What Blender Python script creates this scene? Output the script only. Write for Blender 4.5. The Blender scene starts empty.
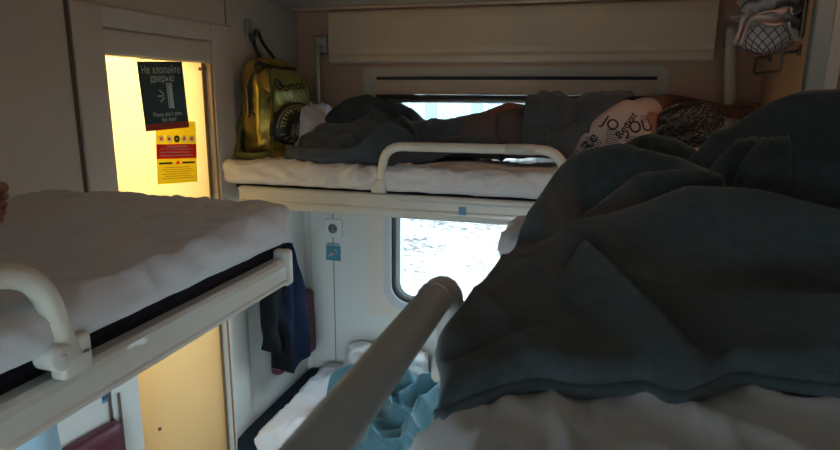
import bpy, bmesh, math, random
import numpy as np
from mathutils import Vector, Matrix, noise
from mathutils.bvhtree import BVHTree

PI = math.pi
random.seed(4)
scene = bpy.context.scene
COL = scene.collection

# ------------------------------------------------------------------ camera
ZC = 1.75
F, CX, CY = 587.2, 420.0, 225.0
YAW, PITCH, ROLL = math.radians(15.69), math.radians(12.21), math.radians(0.526)


def cam_axes():
    cy, sy = math.cos(YAW), math.sin(YAW)
    cp, sp = math.cos(PITCH), math.sin(PITCH)
    cr, sr = math.cos(ROLL), math.sin(ROLL)
    P = np.array([[1, 0, 0], [0, cp, -sp], [0, sp, cp]])
    R = np.array([[cr, -sr, 0], [sr, cr, 0], [0, 0, 1]])
    X, Y, Z = np.array([cy, 0, -sy]), np.array([sy, 0, cy]), np.array([0, -1, 0])
    return np.array([R @ P @ v for v in (X, Y, Z)])


M3 = cam_axes()
camd = bpy.data.cameras.new('camera')
cam = bpy.data.objects.new('camera', camd)
COL.objects.link(cam)
camd.sensor_width = 36
camd.lens = 36 * F / 840
camd.clip_start = 0.02
camd.dof.use_dof = True
camd.dof.focus_distance = 2.0
camd.dof.aperture_fstop = 12
rt, up, bk = M3[:, 0], -M3[:, 1], -M3[:, 2]
cam.matrix_world = Matrix(((rt[0], up[0], bk[0], 0), (rt[1], up[1], bk[1], 0), (rt[2], up[2], bk[2], ZC), (0, 0, 0, 1)))
scene.camera = cam


def ray(x, y):
    return M3 @ np.array([(x - CX) / F, (y - CY) / F, 1.0])


def at(x, y, Y):
    """world point on the plane at depth Y"""
    d = ray(x, y)
    p = d * (Y / d[1])
    return (p[0], p[1], p[2] + ZC)


def at_z(x, y, z):
    d = ray(x, y)
    p = d * ((z - ZC) / d[2])
    return (p[0], p[1], z)


# ------------------------------------------------------------------ materials
def mat(name, col, rough=0.6, metal=0.0, bump=0.0, bscale=60.0, var=0.0, vscale=8.0, sheen=0.0, spec=0.5,
        stretch=(1, 1, 1), transl=0.0, coat=0.0, detail=3.0):
    m = bpy.data.materials.new(name)
    m.use_nodes = True
    nt = m.node_tree
    b = nt.nodes['Principled BSDF']
    b.inputs['Roughness'].default_value = rough
    b.inputs['Metallic'].default_value = metal
    b.inputs['Specular IOR Level'].default_value = spec
    b.inputs['Sheen Weight'].default_value = sheen
    b.inputs['Coat Weight'].default_value = coat
    b.inputs['Base Color'].default_value = (*col, 1)
    tc = nt.nodes.new('ShaderNodeTexCoord')
    mp = nt.nodes.new('ShaderNodeMapping')
    mp.inputs['Scale'].default_value = stretch
    nt.links.new(tc.outputs['Object'], mp.inputs['Vector'])
    if var > 0:
        n = nt.nodes.new('ShaderNodeTexNoise')
        n.inputs['Scale'].default_value = vscale
        n.inputs['Detail'].default_value = detail
        nt.links.new(mp.outputs['Vector'], n.inputs['Vector'])
        r = nt.nodes.new('ShaderNodeValToRGB')
        r.color_ramp.elements[0].position = 0.3
        r.color_ramp.elements[1].position = 0.7
        r.color_ramp.elements[0].color = (*[c * (1 - var) for c in col], 1)
        r.color_ramp.elements[1].color = (*[min(1, c * (1 + var)) for c in col], 1)
        nt.links.new(n.outputs['Fac'], r.inputs['Fac'])
        nt.links.new(r.outputs['Color'], b.inputs['Base Color'])
    if bump > 0:
        n = nt.nodes.new('ShaderNodeTexNoise')
        n.inputs['Scale'].default_value = bscale
        n.inputs['Detail'].default_value = detail
        nt.links.new(mp.outputs['Vector'], n.inputs['Vector'])
        bp = nt.nodes.new('ShaderNodeBump')
        bp.inputs['Strength'].default_value = bump
        bp.inputs['Distance'].default_value = 0.004
        nt.links.new(n.outputs['Fac'], bp.inputs['Height'])
        nt.links.new(bp.outputs['Normal'], b.inputs['Normal'])
    if transl > 0:
        t = nt.nodes.new('ShaderNodeBsdfTranslucent')
        t.inputs['Color'].default_value = (*col, 1)
        mx = nt.nodes.new('ShaderNodeMixShader')
        mx.inputs['Fac'].default_value = transl
        out = nt.nodes['Material Output']
        nt.links.new(b.outputs['BSDF'], mx.inputs[1])
        nt.links.new(t.outputs['BSDF'], mx.inputs[2])
        nt.links.new(mx.outputs['Shader'], out.inputs['Surface'])
    return m


def glass_mat(name, tint, gloss=0.08, rough=0.02):
    m = bpy.data.materials.new(name)
    m.use_nodes = True
    nt = m.node_tree
    nt.nodes.remove(nt.nodes['Principled BSDF'])
    out = nt.nodes['Material Output']
    t = nt.nodes.new('ShaderNodeBsdfTransparent')
    t.inputs['Color'].default_value = (*tint, 1)
    g = nt.nodes.new('ShaderNodeBsdfGlossy')
    g.inputs['Roughness'].default_value = rough
    mx = nt.nodes.new('ShaderNodeMixShader')
    mx.inputs['Fac'].default_value = gloss
    nt.links.new(t.outputs[0], mx.inputs[1])
    nt.links.new(g.outputs[0], mx.inputs[2])
    nt.links.new(mx.outputs[0], out.inputs['Surface'])
    return m


def emit_mat(name, col, s):
    m = bpy.data.materials.new(name)
    m.use_nodes = True
    b = m.node_tree.nodes['Principled BSDF']
    b.inputs['Base Color'].default_value = (*col, 1)
    b.inputs['Emission Color'].default_value = (*col, 1)
    b.inputs['Emission Strength'].default_value = s
    return m


WALL = mat('white laminate lower wall', (0.63, 0.625, 0.59), 0.45, var=0.03, vscale=3, bump=0.03, bscale=120)
WALLU = mat('rose beige laminate upper wall', (0.68, 0.455, 0.325), 0.45, var=0.03, vscale=3, bump=0.03, bscale=120)
WALLL = mat('beige laminate end wall', (0.54, 0.46, 0.375), 0.45, var=0.03, vscale=3)
WALLF = mat('pale laminate door wall', (0.60, 0.53, 0.45), 0.5, var=0.03, vscale=3)
TAN = mat('tan laminate partition', (0.68, 0.42, 0.24), 0.45, var=0.05, vscale=6, stretch=(4, 4, .6))
TRIM = mat('cream plastic trim', (0.66, 0.50, 0.38), 0.4)
SEAM = mat('dark joint', (0.12, 0.09, 0.07), 0.8)
PANEL = mat('beige moulded panel', (0.70, 0.53, 0.385), 0.45, var=0.03)
RAIL = mat('off-white painted steel', (0.58, 0.56, 0.51), 0.32, coat=0.3, var=0.03, vscale=5)
TUBE = mat('ivory plastic tube', (0.68, 0.64, 0.55), 0.33, coat=0.2)
TUBEG = mat('grey soft-touch tube', (0.47, 0.47, 0.455), 0.38, bump=0.05, bscale=300)
PLAST = mat('bracket plastic', (0.62, 0.60, 0.55), 0.4)
DARKM = mat('dark mattress fabric', (0.014, 0.011, 0.015), 0.9, bump=0.2, bscale=400, spec=0.1)
NAVYM = mat('navy mattress fabric', (0.016, 0.026, 0.042), 0.9, bump=0.2, bscale=400, spec=0.1)
SHEET = mat('white cotton sheet', (0.70, 0.69, 0.71), 0.85, bump=0.12, bscale=500, sheen=0.15)
SHEETP = mat('pale cotton sheet', (0.60, 0.60, 0.63), 0.85, bump=0.12, bscale=500, sheen=0.15)
FLEECE = mat('charcoal fleece', (0.090, 0.110, 0.116), 0.95, bump=0.35, bscale=350, sheen=0.15, var=0.12, vscale=60, spec=0.1)
FLEECE2 = mat('slate fleece', (0.066, 0.082, 0.098), 0.95, bump=0.3, bscale=350, sheen=0.2, var=0.1, vscale=60, spec=0.1)
TEAL = mat('teal blue fleece', (0.070, 0.165, 0.205), 0.95, bump=0.4, bscale=300, sheen=0.3, var=0.12, vscale=70, spec=0.1)
PIPING = mat('pale blanket hem', (0.55, 0.63, 0.66), 0.9)
MAROON = mat('maroon vinyl', (0.10, 0.018, 0.034), 0.5, bump=0.1, bscale=300)
DOORM = mat('yellow translucent door', (0.90, 0.80, 0.52), 0.4, transl=0.6)
DOOREDGE = mat('brown door edge', (0.30, 0.17, 0.07), 0.6)
STEEL = mat('brushed steel', (0.6, 0.6, 0.6), 0.3, metal=1.0)
DSTEEL = mat('dark steel', (0.20, 0.18, 0.16), 0.35, metal=0.8)
RUBBER = mat('black rubber', (0.02, 0.02, 0.022), 0.6)
FRAMEG = mat('grey window rim', (0.50, 0.53, 0.55), 0.4)
SIGNG = mat('dark green sign card', (0.022, 0.055, 0.052), 0.4, transl=0.05)
SIGNR = mat('sign red stripe', (0.42, 0.05, 0.03), 0.5, transl=0.12)
INKW = mat('pale print', (0.55, 0.6, 0.58), 0.6)
INKK = mat('black print', (0.012, 0.012, 0.014), 0.6)
YELP = mat('yellow notice paper', (0.93, 0.86, 0.05), 0.6, transl=0.55)
REDP = mat('red notice paper', (0.85, 0.06, 0.03), 0.6, transl=0.5)
WHITEP = mat('white print', (0.9, 0.88, 0.8), 0.6, transl=0.4)
GOLD = None
SKIN = mat('brown skin', (0.23, 0.095, 0.06), 0.55, var=0.08, vscale=20, bump=0.05, bscale=200)
SKIN2 = mat('tan skin', (0.30, 0.15, 0.08), 0.5, var=0.08, vscale=20, bump=0.06, bscale=150)
HAIR = mat('dark hair', (0.012, 0.011, 0.010), 0.45, bump=0.5, bscale=120)
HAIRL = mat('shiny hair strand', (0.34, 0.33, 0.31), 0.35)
SHIRT = mat('pale print shirt', (0.46, 0.39, 0.36), 0.9, bump=0.1, bscale=400)
TROUS = mat('brown trousers', (0.10, 0.072, 0.072), 0.9, bump=0.2, bscale=400)
NAVY = mat('navy jersey', (0.007, 0.013, 0.032), 0.9, bump=0.2, bscale=400, spec=0.15)
BLACKF = mat('black jersey', (0.007, 0.008, 0.011), 0.9, bump=0.2, bscale=400, spec=0.15)
SOCKW = mat('socket white plastic', (0.66, 0.65, 0.62), 0.35)
TEALST = mat('teal sticker', (0.05, 0.22, 0.27), 0.4)
BLUEST = mat('blue sticker', (0.10, 0.25, 0.42), 0.4)
GREYM = mat('grey aluminium post', (0.18, 0.24, 0.275), 0.4, metal=0.15)
GREYL = mat('light grey seal strip', (0.26, 0.32, 0.35), 0.5)
CLOTHG = mat('grey lilac cloth', (0.42, 0.38, 0.37), 0.9, bump=0.2, bscale=300)
NETM = mat('lilac net cord', (0.20, 0.16, 0.19), 0.8)
NETC = mat('white contents', (0.72, 0.68, 0.66), 0.8, bump=0.2, bscale=40)
PLASTICBAG = glass_mat('clear plastic film', (0.72, 0.76, 0.78), 0.22, 0.12)
PANE = glass_mat('window glass', (0.93, 0.97, 0.97), 0.04, 0.01)
SHADEF = mat('cream blind fabric', (0.70, 0.51, 0.38), 0.8, bump=0.1, bscale=300)
BLUECL = mat('pale blue towel', (0.42, 0.60, 0.72), 0.9, bump=0.1, bscale=300, sheen=0.2)
FLOORM = mat('grey vinyl floor', (0.22, 0.21, 0.20), 0.5, var=0.1, vscale=40)
CEIL = mat('ceiling white laminate', (0.62, 0.57, 0.50), 0.5)


def perforated_mat():
    m = mat('perforated shelf sheet', (0.52, 0.46, 0.39), 0.45)
    nt = m.node_tree
    b = nt.nodes['Principled BSDF']
    tc = nt.nodes.new('ShaderNodeTexCoord')
    mp = nt.nodes.new('ShaderNodeMapping')
    mp.inputs['Scale'].default_value = (40, 40, 0)
    nt.links.new(tc.outputs['Object'], mp.inputs['Vector'])
    fr = nt.nodes.new('ShaderNodeVectorMath')
    fr.operation = 'FRACTION'
    nt.links.new(mp.outputs[0], fr.inputs[0])
    sb = nt.nodes.new('ShaderNodeVectorMath')
    sb.operation = 'DISTANCE'
    sb.inputs[1].default_value = (0.5, 0.5, 0)
    nt.links.new(fr.outputs[0], sb.inputs[0])
    lt = nt.nodes.new('ShaderNodeMath')
    lt.operation = 'LESS_THAN'
    lt.inputs[1].default_value = 0.2
    nt.links.new(sb.outputs['Value'], lt.inputs[0])
    mx = nt.nodes.new('ShaderNodeMix')
    mx.data_type = 'RGBA'
    mx.inputs[6].default_value = (0.52, 0.46, 0.39, 1)
    mx.inputs[7].default_value = (0.05, 0.04, 0.035, 1)
    nt.links.new(lt.outputs[0], mx.inputs[0])
    nt.links.new(mx.outputs[2], b.inputs['Base Color'])
    return m


PERF = perforated_mat()


def gold_mat():
    m = mat('gold holographic fabric', (0.5, 0.38, 0.05), 0.27, metal=0.75, bump=0.9, bscale=16, detail=3)
    nt = m.node_tree
    b = nt.nodes['Principled BSDF']
    n = nt.nodes.new('ShaderNodeTexNoise')
    n.inputs['Scale'].default_value = 7
    n.inputs['Detail'].default_value = 2
    tc = nt.nodes.new('ShaderNodeTexCoord')
    nt.links.new(tc.outputs['Object'], n.inputs['Vector'])
    r = nt.nodes.new('ShaderNodeValToRGB')
    r.color_ramp.elements[0].position = 0.35
    r.color_ramp.elements[0].color = (0.20, 0.17, 0.03, 1)
    r.color_ramp.elements[1].position = 0.66
    r.color_ramp.elements[1].color = (0.85, 0.58, 0.16, 1)
    e = r.color_ramp.elements.new(0.5)
    e.color = (0.66, 0.48, 0.09, 1)
    nt.links.new(n.outputs['Fac'], r.inputs['Fac'])
    nt.links.new(r.outputs['Color'], b.inputs['Base Color'])
    return m


GOLD = gold_mat()
OLIVE = mat('olive holographic fabric', (0.30, 0.31, 0.08), 0.30, metal=0.6, bump=0.3, bscale=20, var=0.4, vscale=10)
OLIVED = mat('olive strap', (0.14, 0.14, 0.03), 0.6, var=0.3, vscale=20)
TEETH = mat('tooth print', (0.34, 0.32, 0.12), 0.5)
ZIP = mat('zip tape', (0.015, 0.012, 0.012), 0.6)
SILVER = mat('silver print', (0.55, 0.55, 0.45), 0.4, metal=0.4)


# ------------------------------------------------------------------ mesh helpers
class MB:
    """collects shapes (with material slots) and links them as ONE mesh object"""

    def __init__(self):
        self.bm = bmesh.new()
        self.mats = []

    def slot(self, m):
        if m not in self.mats:
            self.mats.append(m)
        return self.mats.index(m)

    def add(self, verts, faces, m=None, smooth=False):
        vs = [self.bm.verts.new(v) for v in verts]
        k = self.slot(m) if m else 0
        for f in faces:
            try:
                fc = self.bm.faces.new([vs[i] for i in f])
                fc.material_index = k
                fc.smooth = smooth
            except ValueError:
                pass
        return vs

    def box(self, x0, x1, y0, y1, z0, z1, m=None, bev=0.0, seg=2):
        if bev <= 0:
            v = [(x, y, z) for z in (z0, z1) for y in (y0, y1) for x in (x0, x1)]
            f = [(0, 2, 3, 1), (4, 5, 7, 6), (0, 1, 5, 4), (2, 6, 7, 3), (0, 4, 6, 2), (1, 3, 7, 5)]
            self.add(v, f, m)
        else:
            t = bmesh.new()
            bmesh.ops.create_cube(t, size=1)
            for q in t.verts:
                q.co = ((x0 + x1) / 2 + q.co.x * (x1 - x0), (y0 + y1) / 2 + q.co.y * (y1 - y0), (z0 + z1) / 2 + q.co.z * (z1 - z0))
            bmesh.ops.bevel(t, geom=list(t.edges), offset=bev, segments=seg, profile=0.5, affect='EDGES')
            self.take(t, m, True)

    def take(self, t, m=None, smooth=True):
        t.verts.ensure_lookup_table()
        t.verts.index_update()
        self.add([v.co.copy() for v in t.verts], [[v.index for v in f.verts] for f in t.faces], m, smooth)
        t.free()

    def tube(self, pts, r, m=None, n=14, cap=True, closed=False):
        pts = [Vector(p) for p in pts]
        rr = r if isinstance(r, (list, tuple)) else [r] * len(pts)
        rings = []
        prev = None
        for i, p in enumerate(pts):
            if closed:
                d = (pts[(i + 1) % len(pts)] - pts[i - 1]).normalized()
            else:
                d = (pts[min(i + 1, len(pts) - 1)] - pts[max(i - 1, 0)]).normalized()
            if prev is None:
                a = Vector((0, 0, 1)) if abs(d.z) < 0.9 else Vector((1, 0, 0))
                u = d.cross(a).normalized()
            else:
                u = (prev - d * prev.dot(d)).normalized()
            prev = u
            w = d.cross(u)
            rings.append([p + (u * math.cos(2 * PI * k / n) + w * math.sin(2 * PI * k / n)) * rr[i] for k in range(n)])
        v = [q for ring in rings for q in ring]
        f = []
        L = len(rings)
        for i in range(L if closed else L - 1):
            for k in range(n):
                a, b = i * n + k, i * n + (k + 1) % n
                c, d_ = ((i + 1) % L) * n + (k + 1) % n, ((i + 1) % L) * n + k
                f.append((a, b, c, d_))
        if cap and not closed:
            f.append(tuple(range(n))[::-1])
            f.append(tuple((L - 1) * n + k for k in range(n)))
        self.add(v, f, m, True)

    def lathe(self, prof, axis_o, axis, m=None, n=24):
        """prof: list of (r, h) along axis from origin"""
        ax = Vector(axis).normalized()
        a = Vector((0, 0, 1)) if abs(ax.z) < 0.9 else Vector((1, 0, 0))
        u = ax.cross(a).normalized()
        w = ax.cross(u)
        o = Vector(axis_o)
        v = [o + ax * h + (u * math.cos(2 * PI * k / n) + w * math.sin(2 * PI * k / n)) * max(r, 1e-5) for r, h in prof for k in range(n)]
        f = [(i * n + k, i * n + (k + 1) % n, (i + 1) * n + (k + 1) % n, (i + 1) * n + k) for i in range(len(prof) - 1) for k in range(n)]
        f.append(tuple(range(n))[::-1])
        f.append(tuple((len(prof) - 1) * n + k for k in range(n)))
        self.add(v, f, m, True)

    def prism(self, poly, axis, a0, a1, m=None, smooth=False):
        """poly of 2D points extruded along axis 'x','y' or 'z'"""
        def P(p, t):
            return {'x': (t, p[0], p[1]), 'y': (p[0], t, p[1]), 'z': (p[0], p[1], t)}[axis]
        n = len(poly)
        v = [P(p, a0) for p in poly] + [P(p, a1) for p in poly]
        f = [tuple(range(n))[::-1], tuple(range(n, 2 * n))] + [(i, (i + 1) % n, n + (i + 1) % n, n + i) for i in range(n)]
        self.add(v, f, m, smooth)

    def ring(self, o, i, y0, y1, m=None, seg=8):
        """rounded rectangle ring in XZ: o, i = (x0, x1, z0, z1, radius)"""
        def loop(q):
            x0, x1, z0, z1, r = q
            out = []
            for cx, cz, a in ((x1 - r, z1 - r, 0), (x0 + r, z1 - r, 90), (x0 + r, z0 + r, 180), (x1 - r, z0 + r, 270)):
                for k in range(seg + 1):
                    t = math.radians(a + 90 * k / seg)
                    out.append((cx + r * math.cos(t), cz + r * math.sin(t)))
            return out
        lo, li = loop(o), loop(i)
        n = len(lo)
        v = [(p[0], y0, p[1]) for p in lo] + [(p[0], y0, p[1]) for p in li] + [(p[0], y1, p[1]) for p in lo] + [(p[0], y1, p[1]) for p in li]
        f = []
        for k in range(n):
            j = (k + 1) % n
            f += [(k, j, n + j, n + k), (2 * n + k, 3 * n + k, 3 * n + j, 2 * n + j), (k, 2 * n + k, 2 * n + j, j), (n + k, n + j, 3 * n + j, 3 * n + k)]
        self.add(v, f, m)

    def build(self, name, m, parent=None, norm=True):
        if norm:
            bmesh.ops.recalc_face_normals(self.bm, faces=self.bm.faces)
        me = bpy.data.meshes.new(name)
        self.bm.to_mesh(me)
        self.bm.free()
        ms = self.mats if self.mats else [m]
        for q in ms:
            me.materials.append(q)
        o = bpy.data.objects.new(name, me)
        COL.objects.link(o)
        if parent:
            o.parent = parent
            if parent.type != 'EMPTY':
                o.matrix_parent_inverse = Matrix.Identity(4)
        return o


def tag(o, label, cat, group=None, kind=None):
    o['label'] = label
    o['category'] = cat
    if group:
        o['group'] = group
    if kind:
        o['kind'] = kind
    return o


def thing(name, label, cat, group=None):
    o = bpy.data.objects.new(name, None)
    COL.objects.link(o)
    o.empty_display_size = 0.05
    return tag(o, label, cat, group)


def struct(o, label, cat):
    tag(o, label, cat, kind='structure')
    return o


def spline(pts, n):
    """Catmull-Rom through points, n samples by arc fraction"""
    P = [np.array(p, float) for p in pts]
    if len(P) == 2:
        return [P[0] + (P[1] - P[0]) * t for t in np.linspace(0, 1, n)]
    P = [2 * P[0] - P[1]] + P + [2 * P[-1] - P[-2]]
    dense = []
    for i in range(1, len(P) - 2):
        for t in np.linspace(0, 1, 24, endpoint=False):
            a, b, c, d = P[i - 1], P[i], P[i + 1], P[i + 2]
            dense.append(0.5 * (2 * b + (c - a) * t + (2 * a - 5 * b + 4 * c - d) * t * t + (3 * b - a - 3 * c + d) * t ** 3))
    dense.append(P[-2])
    dense = np.array(dense)
    L = np.concatenate([[0], np.cumsum(np.linalg.norm(np.diff(dense, axis=0), axis=1))])
    s = np.linspace(0, L[-1], n)
    return [np.array([np.interp(q, L, dense[:, k]) for k in range(dense.shape[1])]) for q in s]


def arc_path(pts, r, n=8):
    """polyline with rounded corners"""
    P = [Vector(p) for p in pts]
    out = [P[0]]
    for i in range(1, len(P) - 1):
        a, b, c = P[i - 1], P[i], P[i + 1]
        d1, d2 = (a - b), (c - b)
        rr = min(r, d1.length * 0.49, d2.length * 0.49)
        p1, p2 = b + d1.normalized() * rr, b + d2.normalized() * rr
        for k in range(n + 1):
            t = k / n
            out.append(p1 * (1 - t) ** 2 + b * 2 * t * (1 - t) + p2 * t * t)
    out.append(P[-1])
    return out


def soft_box(x0, x1, y0, y1, z0, z1, r, nx, ny, nz, disp=None):
    """rounded box as grid with displacement along the normal; returns bmesh"""
    t = bmesh.new()
    c = Vector(((x0 + x1) / 2, (y0 + y1) / 2, (z0 + z1) / 2))
    h = Vector(((x1 - x0) / 2, (y1 - y0) / 2, (z1 - z0) / 2))
    idx = {}

    def V(i, j, k):
        key = (i, j, k)
        if key not in idx:
            q = Vector((-1 + 2 * i / nx, -1 + 2 * j / ny, -1 + 2 * k / nz))
            p = Vector((q.x * h.x, q.y * h.y, q.z * h.z))
            inner = Vector([max(-(h[a] - r), min(h[a] - r, p[a])) for a in range(3)])
            d = p - inner
            nrm = d.normalized() if d.length > 1e-9 else Vector((0, 0, 1))
            p = inner + nrm * r if d.length > 1e-9 else p
            w = c + p
            if disp:
                w = w + nrm * disp(w, nrm)
            idx[key] = t.verts.new(w)
        return idx[key]
    for i in range(nx):
        for j in range(ny):
            t.faces.new((V(i, j, nz), V(i + 1, j, nz), V(i + 1, j + 1, nz), V(i, j + 1, nz)))
            t.faces.new((V(i, j, 0), V(i, j + 1, 0), V(i + 1, j + 1, 0), V(i + 1, j, 0)))
    for i in range(nx):
        for k in range(nz):
            t.faces.new((V(i, 0, k), V(i + 1, 0, k), V(i + 1, 0, k + 1), V(i, 0, k + 1)))
            t.faces.new((V(i, ny, k), V(i, ny, k + 1), V(i + 1, ny, k + 1), V(i + 1, ny, k)))
    for j in range(ny):
        for k in range(nz):
            t.faces.new((V(0, j, k), V(0, j, k + 1), V(0, j + 1, k + 1), V(0, j + 1, k)))
            t.faces.new((V(nx, j, k), V(nx, j + 1, k), V(nx, j + 1, k + 1), V(nx, j, k + 1)))
    return t


def wrinkle(scale, amp, seed=0.0, stretch=(1, 1, 1)):
    def f(p, n):
        q = Vector((p.x * stretch[0], p.y * stretch[1], p.z * stretch[2])) * scale + Vector((seed, seed * 1.7, seed * .3))
        wq = q + 0.5 * Vector((noise.noise(q * 0.7 + Vector((9, 2, 4))), noise.noise(q * 0.7 + Vector((1, 7, 3))), 0))
        a = max(0.0, 1 - 2.4 * abs(noise.noise(wq))) ** 2
        b = max(0.0, 1 - 2.6 * abs(noise.noise(wq * 2.1 + Vector((5, 1, 2))))) ** 2
        c = noise.noise(q * 0.6 + Vector((3, 8, 1)))
        return amp * (a * 0.9 + b * 0.55 + c * 0.8 - 0.5)
    return f


def drape(name, m, parent, front, back, base, ridges, nu=120, nv=90, th=0.008, rough=0.003, nscale=9.0, edge=0.05, seed=0.0, k=70.0, hem=None, fine=0.0, folds=None, valleys=(), left=None, sink=0.0):
    """cloth lying over things: a grid between the front and back outlines, raised along fold ridges"""
    A, B = spline(front, nu), spline(back, nu)
    G = np.zeros((nv, nu, 2))
    for j in range(nv):
        t = j / (nv - 1)
        for i in range(nu):
            G[j, i] = A[i][:2] * (1 - t) + B[i][:2] * t
    if left is not None:
        C_ = np.array([c[:2] for c in spline(left, nv)])
        s_ = np.linspace(0, 1, nu)
        w_ = np.clip(1 - s_ / 0.35, 0, 1) ** 1.5
        G += (C_ - G[:, 0])[:, None, :] * w_[None, :, None]
    X, Y = G[..., 0], G[..., 1]
    zb = base(X, Y)
    acc = np.exp(k * 0 * zb)
    hs = [np.zeros_like(zb)]
    for R in ridges:
        pts, w = R[0], R[1]
        pw = R[2] if len(R) > 2 else 1.0
        S = np.array(spline(pts, 60))
        d2 = (X[..., None] - S[:, 0]) ** 2 + (Y[..., None] - S[:, 1]) ** 2
        ix = d2.argmin(-1)
        d = np.sqrt(np.take_along_axis(d2, ix[..., None], -1)[..., 0])
        zc = S[ix, 2]
        tt = ix / 59.0
        ends = np.clip(np.minimum(tt, 1 - tt) * 8 + 0.35, 0, 1) if (len(R) > 3 and R[3]) else 1.0
        prof = (1 + (d / w) ** 2) ** (-pw)
        hs.append((zc - zb) * prof * ends)
    H = np.array(hs)
    mx = H.max(0)
    z = mx + np.log(np.exp(k * (H - mx)).sum(0)) / k - np.log(1.0 + 0 * mx) / k
    for pts, w, dep in valleys:
        S = np.array(spline(pts, 60))
        d2 = ((X[..., None] - S[:, 0]) ** 2 + (Y[..., None] - S[:, 1]) ** 2).min(-1)
        z = z - np.minimum(dep, np.maximum(z - 0.004, 0) * 0.85) * np.exp(-d2 / w ** 2)
    z = np.maximum(z - sink * np.clip(z / 0.05, 0, 1), 0)
    # fade to the base at the outline
    u = np.linspace(0, 1, nu)[None, :]
    v = np.linspace(0, 1, nv)[:, None]
    e = np.minimum(np.minimum(u, 1 - u) / edge, np.minimum(v, 1 - v) / edge)
    e = np.clip(e, 0, 1)
    e = np.sqrt(1 - (1 - e) ** 2)
    z = z * (0.12 + 0.88 * e)
    verts = []
    for j in range(nv):
        for i in range(nu):
            p = Vector((X[j, i] * nscale + seed, Y[j, i] * nscale, seed))
            nz = (1 - 2 * abs(noise.noise(p))) * 0.7 + 0.5 * noise.noise(p * 2.7)
            f = fine * noise.noise(p * 6) if fine else 0
            if folds:
                am, wl_, an = folds
                q = Vector((X[j, i], Y[j, i], seed))
                s_ = X[j, i] * math.cos(an) + Y[j, i] * math.sin(an) + wl_ * 0.9 * noise.noise(q * (0.45 / wl_)) 
                env = 0.5 + 0.9 * noise.noise(q * (0.3 / wl_) + Vector((4, 4, 4)))
                f += am * max(0, env) * (1 - abs(math.sin(PI * s_ / wl_))) ** 1.5 * e[j, i]
            verts.append((X[j, i], Y[j, i], zb[j, i] + z[j, i] + rough * nz * (0.3 + 0.7 * e[j, i]) + f + th))
    faces = [(j * nu + i, j * nu + i + 1, (j + 1) * nu + i + 1, (j + 1) * nu + i) for j in range(nv - 1) for i in range(nu - 1)]
    mb = MB()
    mb.add(verts, faces, m, True)
    o = mb.build(name, m, parent)
    if o.data.polygons[len(o.data.polygons) // 2].normal.z < 0:
        o.data.flip_normals()
    s = o.modifiers.new('thick', 'SOLIDIFY')
    s.thickness = th
    s.offset = -1
    o = bake(o)
    if hem:
        mbh = MB()
        row = {'front': [verts[i] for i in range(nu)], 'back': [verts[(nv - 1) * nu + i] for i in range(nu)],
               'left': [verts[j * nu] for j in range(nv)], 'right': [verts[j * nu + nu - 1] for j in range(nv)]}
        for side in hem[0]:
            mbh.tube([Vector(p) + Vector((0, 0, -th / 2)) for p in row[side][::2]], hem[2], hem[1], n=8)
        mbh.build('hem', hem[1], o)
    return o


def bake(o):
    dg = bpy.context.evaluated_depsgraph_get()
    ev = o.evaluated_get(dg)
    me = bpy.data.meshes.new_from_object(ev, depsgraph=dg)
    me.name = o.name
    o.modifiers.clear()
    o.data = me
    for p in me.polygons:
        p.use_smooth = True
    return o


def skin(name, joints, edges, m, parent=None, sub=2, root=0):
    """joints: list of ((x,y,z), (rx, ry)); grows one continuous body"""
    me = bpy.data.meshes.new(name)
    me.from_pydata([j[0] for j in joints], edges, [])
    o = bpy.data.objects.new(name, me)
    COL.objects.link(o)
    o.modifiers.new('skin', 'SKIN')
    sv = me.skin_vertices[0].data
    for i, j in enumerate(joints):
        r = j[1]
        sv[i].radius = r if isinstance(r, tuple) else (r, r)
        sv[i].use_root = (i == root)
    sd = o.modifiers.new('sub', 'SUBSURF')
    sd.levels = sub
    sd.render_levels = sub
    bpy.context.view_layer.update()
    o = bake(o)
    o.data.materials.clear()
    o.data.materials.append(m)
    if parent:
        o.parent = parent
    return o


_tc = {}


def text_geo(s, size, bold=0.0):
    key = (s, size, bold)
    if key in _tc:
        return _tc[key]
    c = bpy.data.curves.new('t', 'FONT')
    c.body = s
    c.size = size
    c.align_x = 'CENTER'
    c.align_y = 'CENTER'
    c.offset = bold
    c.resolution_u = 3
    o = bpy.data.objects.new('t', c)
    COL.objects.link(o)
    bpy.context.view_layer.update()
    dg = bpy.context.evaluated_depsgraph_get()
    me = bpy.data.meshes.new_from_object(o.evaluated_get(dg), depsgraph=dg)
    v = [tuple(q.co) for q in me.vertices]
    f = [tuple(p.vertices) for p in me.polygons]
    bpy.data.objects.remove(o)
    bpy.data.curves.remove(c)
    bpy.data.meshes.remove(me)
    _tc[key] = (v, f)
    return v, f


# ------------------------------------------------------------------ frames of the slanting end wall
WA = math.radians(6)
WC = np.array([-1.23, 2.40])
WU = np.array([-math.sin(WA), -math.cos(WA)])
WN = np.array([math.cos(WA), -math.sin(WA)])
WMAT = Matrix.Translation((WC[0], WC[1], 0)) @ Matrix.Rotation(math.atan2(WU[1], WU[0]), 4, 'Z')


def wl(u, n, z):
    """world point at wall coordinate u (towards the camera), n out of the wall"""
    p = WC + WU * u + WN * n
    return Vector((p[0], p[1], z))


def on_wall(o):
    o.matrix_world = WMAT
    return o


# ------------------------------------------------------------------ SETTING
mb = MB()
mb.box(-2.6, 3.4, -0.9, 2.5, -0.06, 0.0)
struct(mb.build('floor', FLOORM), 'grey vinyl carriage floor', 'floor')
mb = MB()
mb.box(-2.6, 3.4, -0.9, 2.5, 2.62, 2.68)
struct(mb.build('ceiling', CEIL), 'pale laminate carriage ceiling', 'ceiling')

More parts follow.
